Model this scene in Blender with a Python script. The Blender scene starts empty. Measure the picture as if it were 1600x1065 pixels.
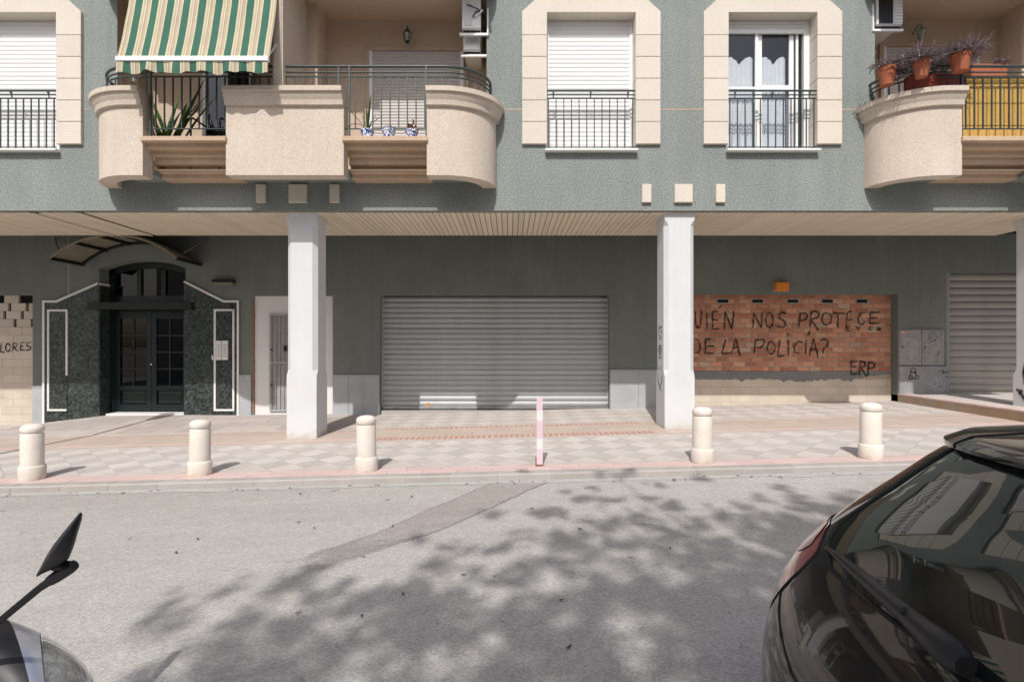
import bpy, bmesh, math, random
from mathutils import Vector, Matrix
from mathutils import noise as mnoise

R = math.radians
S = bpy.context.scene
COL = S.collection
rnd = random.Random(7)

# ------------------------------------------------------------------ camera, light, exposure
F = 850.0                      # focal length in photograph pixels (1600 wide)
cam_d = bpy.data.cameras.new('camera')
cam_d.sensor_width = 36.0
cam_d.lens = 36.0 * F / 1600.0
cam_d.shift_x = 3.0 / 1600.0
cam_d.shift_y = 7.5 / 1600.0
cam_d.clip_start = 0.03
cam_d.clip_end = 2000
cam = bpy.data.objects.new('camera', cam_d)
cam.location = (0, 0, 0)
cam.rotation_euler = (R(90), 0, 0)
COL.objects.link(cam)
S.camera = cam

LD = Vector((0.155, 1.0, -1.12))       # direction the sunlight travels
SUN_EL = math.atan2(1.12, math.hypot(0.155, 1.0))
SUN_ROT = math.atan2(-LD.x, -LD.y) % (2 * math.pi)
wd = bpy.data.worlds.new('World')
S.world = wd
wd.use_nodes = True
wt = wd.node_tree
bgn = wt.nodes.get('Background') or wt.nodes.new('ShaderNodeBackground')
sky = wt.nodes.new('ShaderNodeTexSky')
sky.sky_type = 'NISHITA'
sky.sun_disc = False
sky.sun_elevation = SUN_EL
sky.sun_rotation = SUN_ROT
sky.dust_density = 3.5
sky.air_density = .9
wt.links.new(sky.outputs[0], bgn.inputs[0])
bgn.inputs[1].default_value = 0.15
sd = bpy.data.lights.new('sun', 'SUN')
sd.energy = 4.0
sd.angle = R(0.55)
sd.color = (1.0, 0.968, 0.925)
sun = bpy.data.objects.new('sun', sd)
sun.rotation_euler = LD.to_track_quat('-Z', 'Y').to_euler()
COL.objects.link(sun)
S.view_settings.view_transform = 'Standard'
S.view_settings.look = 'None'
S.view_settings.exposure = -0.19
S.view_settings.gamma = 1.0
S.view_settings.use_curve_mapping = False

# ------------------------------------------------------------------ helpers
def px(x, Y): return (x - 797.0) * Y / F
def pz(y, Y): return (540.0 - y) * Y / F

YF = 8.5       # upper facade
YW = 11.11     # ground floor wall under the arcade
YB = 7.84      # balcony fronts
GA, GB, GC = -1.344, 0.0255, 0.0134
def gz(x, y): return GA + GB * x - GC * (YW - y)     # pavement surface
YK = 6.0       # kerb face
def rz(x, y): return -1.489 + GB * x                  # road surface

class MB:
    def __init__(s): s.v = []; s.f = []; s.m = []; s.cur = 0
    def add(s, vs, fs):
        n = len(s.v); s.v += [tuple(p) for p in vs]
        for f in fs: s.f.append(tuple(n + i for i in f)); s.m.append(s.cur)
    def quad(s, a, b, c, d): s.add([a, b, c, d], [(0, 1, 2, 3)])
    def poly(s, ps): s.add(ps, [tuple(range(len(ps)))])
    def box(s, x0, x1, y0, y1, z0, z1):
        s.add([(x0,y0,z0),(x1,y0,z0),(x1,y1,z0),(x0,y1,z0),(x0,y0,z1),(x1,y0,z1),(x1,y1,z1),(x0,y1,z1)],
              [(0,3,2,1),(4,5,6,7),(0,1,5,4),(1,2,6,5),(2,3,7,6),(3,0,4,7)])
    def prism_xz(s, pts, y0, y1):          # outline in x,z extruded along y
        n = len(pts)
        s.add([(x, y0, z) for x, z in pts] + [(x, y1, z) for x, z in pts],
              [tuple(range(n)), tuple(range(2*n-1, n-1, -1))] + [(i, n+i, n+(i+1) % n, (i+1) % n) for i in range(n)])
    def prism_xy(s, pts, z0, z1):
        n = len(pts)
        s.add([(x, y, z0) for x, y in pts] + [(x, y, z1) for x, y in pts],
              [tuple(range(n-1, -1, -1)), tuple(range(n, 2*n))] + [(i, (i+1) % n, n+(i+1) % n, n+i) for i in range(n)])
    def prism_yz(s, pts, x0, x1):
        n = len(pts)
        s.add([(x0, y, z) for y, z in pts] + [(x1, y, z) for y, z in pts],
              [tuple(range(n-1, -1, -1)), tuple(range(n, 2*n))] + [(i, (i+1) % n, n+(i+1) % n, n+i) for i in range(n)])
    def lathe(s, prof, c, n=24, axis='z', cap=True):
        vs = []
        for r, h in prof:
            for k in range(n):
                a = 2*math.pi*k/n
                if axis == 'z': vs.append((c[0]+r*math.cos(a), c[1]+r*math.sin(a), c[2]+h))
                elif axis == 'y': vs.append((c[0]+r*math.cos(a), c[1]+h, c[2]+r*math.sin(a)))
                else: vs.append((c[0]+h, c[1]+r*math.cos(a), c[2]+r*math.sin(a)))
        fs = []
        for i in range(len(prof)-1):
            for k in range(n):
                fs.append((i*n+k, i*n+(k+1) % n, (i+1)*n+(k+1) % n, (i+1)*n+k))
        if cap:
            fs.append(tuple(range(n-1, -1, -1))); fs.append(tuple((len(prof)-1)*n+k for k in range(n)))
        s.add(vs, fs)
    def tube(s, pts, r, n=8, closed=False):
        pts = [Vector(p) for p in pts]
        rs = r if isinstance(r, (list, tuple)) else [r]*len(pts)
        rings = []; up = None; N = len(pts)
        for i, p in enumerate(pts):
            if closed: t = pts[(i+1) % N] - pts[i-1]
            else: t = (pts[min(i+1, N-1)] - pts[max(i-1, 0)])
            t.normalize()
            if up is None:
                up = Vector((0, 0, 1)) if abs(t.z) < 0.9 else Vector((1, 0, 0))
            u = (up - t*up.dot(t)).normalized(); w = t.cross(u); up = u
            rings.append([p + (u*math.cos(2*math.pi*k/n) + w*math.sin(2*math.pi*k/n))*rs[i] for k in range(n)])
        vs = [q for ring in rings for q in ring]; fs = []
        for i in range(N if closed else N-1):
            j = (i+1) % N
            for k in range(n): fs.append((i*n+k, i*n+(k+1) % n, j*n+(k+1) % n, j*n+k))
        if not closed:
            fs.append(tuple(range(n-1, -1, -1))); fs.append(tuple((N-1)*n+k for k in range(n)))
        s.add(vs, fs)
    def grid(s, rows, closed=False):
        nu = len(rows[0]); vs = [p for r in rows for p in r]; fs = []
        for i in range(len(rows)-1):
            for k in range(nu if closed else nu-1):
                k2 = (k+1) % nu
                fs.append((i*nu+k, i*nu+k2, (i+1)*nu+k2, (i+1)*nu+k))
        s.add(vs, fs)
    def mesh(s, name, mats, bevel=0, smooth=None, off=(0, 0, 0), fixn=True, segs=1):
        me = bpy.data.meshes.new(name)
        me.from_pydata([(a-off[0], b-off[1], c-off[2]) for a, b, c in s.v], [], s.f)
        if not isinstance(mats, (list, tuple)): mats = [mats]
        for m in mats: me.materials.append(m)
        if len(mats) > 1: me.polygons.foreach_set('material_index', s.m)
        if bevel or fixn:
            bm = bmesh.new(); bm.from_mesh(me)
            if fixn: bmesh.ops.recalc_face_normals(bm, faces=bm.faces)
            if bevel:
                es = [e for e in bm.edges if len(e.link_faces) == 2 and e.calc_face_angle(0) > 0.6]
                bmesh.ops.bevel(bm, geom=es, offset=bevel, segments=segs, affect='EDGES', clamp_overlap=True)
            bm.to_mesh(me); bm.free()
        if smooth is not None:
            me.shade_smooth()
            if smooth < 180: me.set_sharp_from_angle(angle=R(smooth))
        me.update()
        return me
    def build(s, name, mats, parent=None, **k):
        o = bpy.data.objects.new(name, s.mesh(name, mats, **k))
        link(o, parent); 
        if 'off' in k: o.location = k['off']
        return o

def link(o, parent=None):
    COL.objects.link(o)
    if parent is not None:
        o.parent = parent
        if parent.parent is None: o.matrix_parent_inverse = Matrix.Translation(-Vector(parent.location))
        else: o.matrix_parent_inverse = Matrix.Translation(-Vector(parent.location))
    return o
def inst(name, mesh, loc, parent, rot=(0, 0, 0), scale=None):
    o = bpy.data.objects.new(name, mesh); link(o, parent)
    o.location = loc; o.rotation_euler = rot
    if scale: o.scale = scale
    return o
def tag(o, label=None, cat=None, group=None, kind=None):
    if label: o['label'] = label
    if cat: o['category'] = cat
    if group: o['group'] = group
    if kind: o['kind'] = kind
    return o
def thing(name, label, cat, loc=(0, 0, 0), group=None):
    o = bpy.data.objects.new(name, None); o.location = loc; o.empty_display_size = .2
    COL.objects.link(o); return tag(o, label, cat, group)
def copy_tree(o, parent=None):
    c = o.copy(); COL.objects.link(c)
    if parent is not None:
        c.parent = parent; c.matrix_parent_inverse = o.matrix_parent_inverse.copy()
    for ch in [q for q in bpy.data.objects if q.parent == o]: copy_tree(ch, c)
    return c

# ------------------------------------------------------------------ materials
def mat(name, col, rough=.8, var=.12, scale=3.0, fine=0, finescale=120, bump=0, bumpscale=None, spec=.3, metal=0,
        coat=0, streak=0, stain=None, tint=None, tintscale=.6, tintamt=.5, randval=0, detail=6, stretch=None):
    m = bpy.data.materials.new(name); m.use_nodes = True
    nt = m.node_tree; b = nt.nodes['Principled BSDF']
    b.inputs['Roughness'].default_value = rough
    b.inputs['Specular IOR Level'].default_value = spec
    b.inputs['Metallic'].default_value = metal
    if coat: b.inputs['Coat Weight'].default_value = coat; b.inputs['Coat Roughness'].default_value = .03
    tc = nt.nodes.new('ShaderNodeTexCoord'); vec = tc.outputs['Object']
    if stretch:
        mp = nt.nodes.new('ShaderNodeMapping'); mp.inputs['Scale'].default_value = stretch
        nt.links.new(vec, mp.inputs[0]); vec = mp.outputs[0]
    def noise(sc, det=detail, ro=.6):
        n = nt.nodes.new('ShaderNodeTexNoise'); n.inputs['Scale'].default_value = sc
        n.inputs['Detail'].default_value = det; n.inputs['Roughness'].default_value = ro
        nt.links.new(vec, n.inputs['Vector']); return n.outputs['Fac']
    def math_(op, a, b_):
        n = nt.nodes.new('ShaderNodeMath'); n.operation = op
        for i, q in enumerate((a, b_)):
            if isinstance(q, (int, float)): n.inputs[i].default_value = q
            else: nt.links.new(q, n.inputs[i])
        return n.outputs[0]
    val = math_('ADD', math_('MULTIPLY', math_('SUBTRACT', noise(scale), .5), 2.4*var), 1.0)
    if fine:
        val = math_('MULTIPLY', val, math_('ADD', math_('MULTIPLY', math_('SUBTRACT', noise(finescale, 2, .7), .5), 3.0*fine), 1.0))
    if randval:
        oi = nt.nodes.new('ShaderNodeObjectInfo')
        val = math_('MULTIPLY', val, math_('ADD', math_('MULTIPLY', math_('SUBTRACT', oi.outputs['Random'], .5), 2*randval), 1.0))
    if streak:
        mp2 = nt.nodes.new('ShaderNodeMapping'); mp2.inputs['Scale'].default_value = (4.5, 4.5, .30); nt.links.new(tc.outputs['Object'], mp2.inputs[0])
        ns = nt.nodes.new('ShaderNodeTexNoise'); ns.inputs['Scale'].default_value = 1.0; ns.inputs['Detail'].default_value = 7; ns.inputs['Roughness'].default_value = .7
        nt.links.new(mp2.outputs[0], ns.inputs['Vector'])
        val = math_('MULTIPLY', val, math_('ADD', math_('MULTIPLY', math_('SUBTRACT', ns.outputs['Fac'], .5), 2*streak), 1.0))
    rgb = nt.nodes.new('ShaderNodeRGB'); rgb.outputs[0].default_value = (*col, 1)
    csrc = rgb.outputs[0]
    if tint:
        mx = nt.nodes.new('ShaderNodeMixRGB'); mx.inputs['Color2'].default_value = (*tint, 1)
        nt.links.new(csrc, mx.inputs['Color1'])
        rp = nt.nodes.new('ShaderNodeValToRGB'); rp.color_ramp.elements[0].position = .45; rp.color_ramp.elements[1].position = .75
        nt.links.new(noise(tintscale, 8, .65), rp.inputs[0])
        nt.links.new(math_('MULTIPLY', rp.outputs[0], tintamt), mx.inputs['Fac'])
        csrc = mx.outputs[0]
    if stain:          # splash dirt with a ragged upper edge at the foot: (colour, z of its middle, softness, slope along x)
        sx3 = nt.nodes.new('ShaderNodeSeparateXYZ'); nt.links.new(tc.outputs['Object'], sx3.inputs[0])
        hgt = math_('SUBTRACT', math_('SUBTRACT', sx3.outputs['Z'], math_('MULTIPLY', sx3.outputs['X'], .0255)), stain[1])
        f_ = math_('ADD', math_('MULTIPLY', hgt, -1.0/stain[2]), math_('MULTIPLY', math_('SUBTRACT', noise(7, 8, .7), .5), 3.0))
        cl = nt.nodes.new('ShaderNodeClamp'); nt.links.new(f_, cl.inputs[0])
        mx2 = nt.nodes.new('ShaderNodeMixRGB'); mx2.inputs['Color2'].default_value = (*stain[0], 1); nt.links.new(csrc, mx2.inputs['Color1'])
        nt.links.new(math_('MULTIPLY', cl.outputs[0], .75), mx2.inputs['Fac']); csrc = mx2.outputs[0]
    vm = nt.nodes.new('ShaderNodeVectorMath'); vm.operation = 'SCALE'
    nt.links.new(csrc, vm.inputs[0]); nt.links.new(val, vm.inputs['Scale'])
    nt.links.new(vm.outputs[0], b.inputs['Base Color'])
    if bump:
        bp = nt.nodes.new('ShaderNodeBump'); bp.inputs['Strength'].default_value = bump
        bp.inputs['Distance'].default_value = .01
        nt.links.new(noise(bumpscale or finescale, 4, .6), bp.inputs['Height']); nt.links.new(bp.outputs[0], b.inputs['Normal'])
    return m

M = {}
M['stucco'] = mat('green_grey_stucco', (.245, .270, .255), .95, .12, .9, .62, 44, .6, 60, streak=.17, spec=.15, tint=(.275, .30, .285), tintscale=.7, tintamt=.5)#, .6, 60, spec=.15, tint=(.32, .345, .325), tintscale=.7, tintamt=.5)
M['stucco_low'] = mat('shaded_green_grey_stucco', (.182, .202, .182), .95, .20, 1.1, .34, 55, .35, 90, streak=.20, spec=.15, tint=(.225, .238, .218), tintscale=.6, tintamt=.7)# same stucco as the facade, arcade shade put into a darker colour
M['beige'] = mat('beige_stucco', (.60, .515, .425), .92, .09, 1.2, .30, 60, .5, 80, streak=.12, spec=.15, tint=(.62, .565, .50), tintscale=1.5, tintamt=.7)
M['beige_or'] = mat('beige_trim_stucco', (.56, .42, .305), .92, .12, 2.0, .25, 60, .4, 110, spec=.15, streak=.2, tint=(.48, .32, .20), tintscale=1.6, tintamt=.45)
M['beige_in'] = mat('loggia_stucco', (.60, .48, .37), .92, .08, 1.2, .15, 70, .3, 110, spec=.15)
M['surround'] = mat('window_surround_stucco', (.66, .60, .52), .92, .07, 1.5, .25, 60, .4, 80, spec=.15, randval=.025)
M['soffit'] = mat('soffit_plank', (.76, .675, .53), .5, .06, 2, 0, 0, 0, spec=.3, randval=.06, tint=(.64, .55, .43), tintscale=1.2, tintamt=.4)
M['dark'] = mat('dark_void', (.012, .011, .010), .9, .2)
M['column'] = mat('white_column_paint', (.635, .655, .67), .75, .06, 1.5, .03, 80, .12, 60, streak=.08, stain=((.44, .37, .26), -1.27, .16), spec=.25, tint=(.60, .57, .52), tintscale=2.2, tintamt=.4)
M['marble'] = mat('pale_marble', (.42, .435, .455), .45, .10, 2.0, .05, 30, 0, spec=.4, tint=(.30, .32, .34), tintscale=2.5, tintamt=.6)
M['white'] = mat('white_paint', (.74, .73, .71), .6, .04, 2, .02, 60)
M['white_alu'] = mat('white_aluminium', (.80, .80, .79), .35, .02, 2, spec=.5)
M['blind'] = mat('white_roller_blind', (.80, .795, .785), .45, .03, 2, spec=.4)
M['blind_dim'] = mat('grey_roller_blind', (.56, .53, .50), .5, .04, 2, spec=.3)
M['steel'] = mat('galvanised_steel', (.41, .43, .44), .5, .14, 1.2, .06, 40, 0, stain=((.16, .155, .14), -1.20, .09), spec=.4, metal=.15, tint=(.345, .36, .365), tintscale=2.0, tintamt=.6, randval=.05)
M['steel_dim'] = mat('dull_galvanised_steel', (.36, .34, .305), .5, .12, 1.2, .06, 40, 0, spec=.4, metal=.1, tint=(.30, .28, .25), tintscale=2.0, tintamt=.6, randval=.05)
M['rail'] = mat('dark_green_iron', (.040, .060, .061), .38, .1, 6, spec=.5)
M['green_door'] = mat('dark_green_door_paint', (.004, .012, .012), .35, .12, 3, spec=.5)
M['darkiron'] = mat('black_iron', (.012, .013, .013), .45, .1, 4, spec=.4)
M['mortar'] = mat('grey_mortar', (.44, .40, .36), .95, .15, 3, .15, 60, .6, 50)
M['mortar_band'] = mat('grey_cement_smear', (.20, .205, .205), .95, .15, 3, .1, 60, .8, 30, tint=(.27, .26, .25), tintscale=4, tintamt=.5)
M['brick'] = [mat('red_brick_a', (.57, .262, .155), .9, .30, 14, .2, 120, .5, 80, randval=.18, tint=(.46, .27, .18), tintscale=9, tintamt=.4),
              mat('red_brick_b', (.48, .20, .115), .9, .30, 14, .2, 120, .5, 80, randval=.18, tint=(.28, .12, .08), tintscale=9, tintamt=.5),
              mat('red_brick_c', (.60, .33, .205), .9, .30, 14, .2, 120, .5, 80, randval=.16, tint=(.35, .15, .10), tintscale=9, tintamt=.5)]
M['brick_pale'] = mat('mortar_smeared_brick', (.50, .36, .26), .95, .2, 14, .2, 100, .6, 60, randval=.15, tint=(.40, .18, .11), tintscale=12, tintamt=.6)
M['block'] = mat('cream_block', (.61, .545, .455), .95, .08, 4, .14, 90, .5, 70, randval=.06, tint=(.45, .35, .24), tintscale=2.5, tintamt=.4)
M['block_joint'] = mat('block_joint_mortar', (.44, .36, .27), .95, .12, 4, .14, 90, .5, 70)
M['asphalt'] = None
M['kerb'] = mat('kerb_concrete', (.40, .375, .35), .92, .14, 4, .14, 90, .5, 60, randval=.06, tint=(.33, .30, .27), tintscale=3, tintamt=.6)
M['kerb_joint'] = mat('kerb_joint_mortar', (.52, .50, .475), .95, .1, 4, .1, 90)
M['tile_l'] = mat('pale_paving_tile', (.57, .528, .496), .88, .12, 3, .10, 130, .3, 130, randval=.05, tint=(.47, .40, .35), tintscale=1.1, tintamt=.6)
M['tile_g'] = mat('grey_paving_tile', (.475, .440, .414), .88, .12, 3, .10, 130, .3, 130, randval=.05, tint=(.42, .36, .32), tintscale=1.1, tintamt=.6)
M['tile_base'] = mat('paving_bed', (.40, .36, .33), .95, .12, 3, .1, 100)
M['band'] = mat('beige_paving_band', (.50, .42, .36), .9, .12, 2, .12, 110, .3, 110, randval=.05, tint=(.42, .31, .24), tintscale=1.0, tintamt=.5)
M['red'] = mat('red_paving_strip', (.60, .455, .425), .9, .12, 3, .12, 110, .3, 110, randval=.05, tint=(.62, .53, .50), tintscale=3, tintamt=.6)
M['red_bar'] = mat('red_tactile_bar', (.47, .27, .22), .9, .15, 5, .12, 110, .3, 110)
M['bollard'] = mat('cream_stone_bollard', (.715, .665, .60), .8, .06, 3, .06, 70, .25, 60, streak=.14, stain=((.46, .33, .20), -1.38, .10), spec=.25, tint=(.56, .45, .32), tintscale=4, tintamt=.4, randval=.05)
M['terracotta'] = mat('terracotta', (.36, .115, .06), .8, .12, 8, .05, 60)
M['red_plastic'] = mat('dark_red_plastic', (.22, .045, .03), .6, .1, 5)
M['reed'] = mat('yellow_reed', (.62, .40, .12), .85, .3, 2.0, .25, 60, .5, 60, stretch=(60, 1, 1.2))
M['orange'] = mat('amber_plastic', (.75, .26, .03), .5, .15, 9)
M['black_plastic'] = mat('black_plastic', (.014, .014, .016), .45, .08, 8, spec=.4)
M['rubber'] = mat('black_rubber', (.02, .02, .02), .85, .1, 8)
M['leaf'] = mat('green_leaf', (.075, .14, .035), .5, .25, 9, spec=.3, randval=.15)
M['leaf_pale'] = mat('striped_leaf', (.20, .26, .09), .5, .3, 9, spec=.3)
M['leaf_purple'] = mat('purple_grey_leaf', (.25, .20, .225), .55, .45, 11, spec=.35, tint=(.56, .52, .50), tintscale=16, tintamt=.8)
M['flower'] = mat('small_red_flower', (.35, .10, .08), .7, .4, 30, tint=(.45, .32, .12), tintscale=40, tintamt=.7)
M['bark'] = mat('bark', (.12, .09, .07), .95, .3, 10, .2, 40, .8, 30)
M['paint'] = mat('spray_paint', (.018, .017, .018), .8, .3, 15)
M['paint_w'] = mat('white_marker', (.62, .63, .66), .8, .2, 15)
M['paint_br'] = mat('brown_spray_paint', (.10, .055, .015), .8, .2, 15)
M['pink'] = mat('faded_pink_paint', (.70, .54, .60), .7, .06, 8)
M['cabinet'] = mat('cabinet_grey', (.36, .35, .335), .7, .1, 5, .2, 60, 0, tint=(.20, .19, .18), tintscale=9, tintamt=.7)
M['cabinet_base'] = mat('cabinet_base_grey', (.30, .31, .32), .75, .12, 3, .1, 60, 0, tint=(.18, .18, .18), tintscale=4, tintamt=.6)
M['rust'] = mat('rusty_steel', (.16, .07, .04), .9, .3, 20)
M['car'] = mat('dark_car_paint', (.008, .0072, .0068), .5, .05, 3, spec=.15, coat=1.0)
M['silver'] = mat('silver_blue_trim', (.55, .58, .64), .28, .04, 4, metal=.6, spec=.5)
M['chrome'] = mat('reflector_chrome', (.75, .76, .78), .12, .05, 20, metal=1.0)
M['reflector'] = mat('headlight_reflector', (.62, .62, .60), .22, .7, 22, bump=.9, bumpscale=26, metal=.6, spec=.5)
M['bulb'] = mat('smoked_bulb_shade', (.09, .09, .09), .3, .5, 25, metal=.4)
M['cloth'] = mat('curtain', (.78, .82, .86), .9, .10, 5, .12, 60, .2, 40)
M['room'] = mat('dim_room', (.02, .022, .024), .9, .1, 2)
M['jamb'] = mat('broken_brick_edge', (.27, .15, .10), .95, .35, 12, .3, 60)
M['room_pale'] = mat('pale_room', (.30, .33, .36), .9, .1, 2)
M['canopy_pane'] = mat('dirty_canopy_sheet', (.22, .20, .15), .55, .2, 3, spec=.3)
M['concrete_step'] = mat('stained_concrete', (.50, .42, .33), .95, .2, 4, .15, 70, .7, 40, tint=(.46, .24, .10), tintscale=1.6, tintamt=.7)

def marble_green():
    m = bpy.data.materials.new('dark_green_marble'); m.use_nodes = True; nt = m.node_tree; b = nt.nodes['Principled BSDF']
    tc = nt.nodes.new('ShaderNodeTexCoord')
    n1 = nt.nodes.new('ShaderNodeTexNoise'); n1.inputs['Scale'].default_value = 6; n1.inputs['Detail'].default_value = 5; n1.inputs['Distortion'].default_value = 3.0
    nt.links.new(tc.outputs['Object'], n1.inputs['Vector'])
    n2 = nt.nodes.new('ShaderNodeTexNoise'); n2.inputs['Scale'].default_value = 38; n2.inputs['Detail'].default_value = 4; n2.inputs['Distortion'].default_value = 1.5
    nt.links.new(tc.outputs['Object'], n2.inputs['Vector'])
    ad = nt.nodes.new('ShaderNodeMath'); ad.operation = 'ADD'
    nt.links.new(n1.outputs['Fac'], ad.inputs[0]); nt.links.new(n2.outputs['Fac'], ad.inputs[1])
    rp = nt.nodes.new('ShaderNodeValToRGB'); e = rp.color_ramp.elements
    e[0].position = .88; e[0].color = (.008, .012, .012, 1); e[1].position = .99; e[1].color = (.26, .32, .30, 1)
    q = rp.color_ramp.elements.new(1.0); q.color = (.045, .058, .056, 1)
    dv = nt.nodes.new('ShaderNodeMath'); dv.operation = 'MULTIPLY'; dv.inputs[1].default_value = 1.0
    nt.links.new(ad.outputs[0], dv.inputs[0])
    # ramp positions live in 0..1, so halve the sum and the stops
    dv.inputs[1].default_value = .5
    e[0].position = .44; q.position = .50; rp.color_ramp.elements[-1].position = .60
    nt.links.new(dv.outputs[0], rp.inputs[0]); nt.links.new(rp.outputs[0], b.inputs['Base Color'])
    b.inputs['Roughness'].default_value = .3
    return m
M['gmarble'] = marble_green()

def glass(name, col=(.02, .025, .03), refl=1.0, transp=.75, rough=.0):
    m = bpy.data.materials.new(name); m.use_nodes = True; nt = m.node_tree
    nt.nodes.remove(nt.nodes['Principled BSDF']); out = nt.nodes['Material Output']
    tr = nt.nodes.new('ShaderNodeBsdfTransparent'); tr.inputs[0].default_value = (transp, transp*1.02, transp*1.03, 1)
    gl = nt.nodes.new('ShaderNodeBsdfGlossy'); gl.inputs['Roughness'].default_value = rough
    gl.inputs['Color'].default_value = (refl, refl, refl, 1)
    lw = nt.nodes.new('ShaderNodeLayerWeight'); lw.inputs[0].default_value = .5
    pw_ = nt.nodes.new('ShaderNodeMath'); pw_.operation = 'POWER'; pw_.inputs[1].default_value = 4.0; nt.links.new(lw.outputs['Facing'], pw_.inputs[0])
    fr = nt.nodes.new('ShaderNodeMath'); fr.operation = 'MULTIPLY_ADD'; fr.inputs[1].default_value = .9; fr.inputs[2].default_value = .07; nt.links.new(pw_.outputs[0], fr.inputs[0])
    mx = nt.nodes.new('ShaderNodeMixShader')
    nt.links.new(fr.outputs[0], mx.inputs[0]); nt.links.new(tr.outputs[0], mx.inputs[1]); nt.links.new(gl.outputs[0], mx.inputs[2])
    nt.links.new(mx.outputs[0], out.inputs[0]); return m
M['glass'] = glass('window_glass', transp=.8)
M['door_glass'] = glass('dark_door_glass', transp=.15, refl=.55)
M['lens'] = glass('clear_lens', transp=.9)
def car_glass():
    m = bpy.data.materials.new('dark_tinted_glass'); m.use_nodes = True; b = m.node_tree.nodes['Principled BSDF']
    b.inputs['Base Color'].default_value = (.010, .014, .013, 1); b.inputs['Roughness'].default_value = .015
    b.inputs['IOR'].default_value = 1.62; return m
M['car_glass'] = car_glass()
def red_lens():
    m = bpy.data.materials.new('red_tail_lens'); m.use_nodes = True; b = m.node_tree.nodes['Principled BSDF']
    b.inputs['Base Color'].default_value = (.27, .008, .010, 1); b.inputs['Roughness'].default_value = .12
    b.inputs['Coat Weight'].default_value = 1; return m
M['tail'] = red_lens()
M['tail_pale'] = mat('clear_tail_lens', (.52, .33, .29), .25, .1, 20, coat=.4)

def awning_mat():
    m = bpy.data.materials.new('striped_awning_cloth'); m.use_nodes = True; nt = m.node_tree; b = nt.nodes['Principled BSDF']
    b.inputs['Roughness'].default_value = .9; b.inputs['Specular IOR Level'].default_value = .1
    at = nt.nodes.new('ShaderNodeAttribute'); at.attribute_name = 'across'
    fr = nt.nodes.new('ShaderNodeMath'); fr.operation = 'FRACT'; nt.links.new(at.outputs['Fac'], fr.inputs[0])
    rp = nt.nodes.new('ShaderNodeValToRGB'); rp.color_ramp.interpolation = 'CONSTANT'
    green = (.058, .150, .105, 1); cream = (.60, .54, .41, 1); beige = (.49, .41, .29, 1); brown = (.34, .28, .195, 1); olive = (.42, .37, .25, 1)
    stops = [(0, green), (.44, cream), (.51, beige), (.58, olive), (.63, cream), (.70, brown), (.77, beige), (.83, olive), (.88, beige), (.94, cream)]
    el = rp.color_ramp.elements; el[0].position = 0; el[0].color = green; el[1].position = .44; el[1].color = cream
    for p, c in stops[2:]:
        q = el.new(p); q.color = c
    nt.links.new(fr.outputs[0], rp.inputs[0])
    tc = nt.nodes.new('ShaderNodeTexCoord')
    n = nt.nodes.new('ShaderNodeTexNoise'); n.inputs['Scale'].default_value = 5; n.inputs['Detail'].default_value = 5; nt.links.new(tc.outputs['Object'], n.inputs['Vector'])
    mr = nt.nodes.new('ShaderNodeMapRange'); mr.inputs[3].default_value = .82; mr.inputs[4].default_value = 1.15; nt.links.new(n.outputs['Fac'], mr.inputs[0])
    vm = nt.nodes.new('ShaderNodeVectorMath'); vm.operation = 'SCALE'; nt.links.new(rp.outputs[0], vm.inputs[0]); nt.links.new(mr.outputs[0], vm.inputs['Scale'])
    nt.links.new(vm.outputs[0], b.inputs['Base Color'])
    bp = nt.nodes.new('ShaderNodeBump'); bp.inputs['Strength'].default_value = .25; bp.inputs['Distance'].default_value = .02
    n2 = nt.nodes.new('ShaderNodeTexNoise'); n2.inputs['Scale'].default_value = 9; nt.links.new(tc.outputs['Object'], n2.inputs['Vector'])
    nt.links.new(n2.outputs['Fac'], bp.inputs['Height']); nt.links.new(bp.outputs[0], b.inputs['Normal'])
    return m
M['awning'] = awning_mat()

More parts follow.
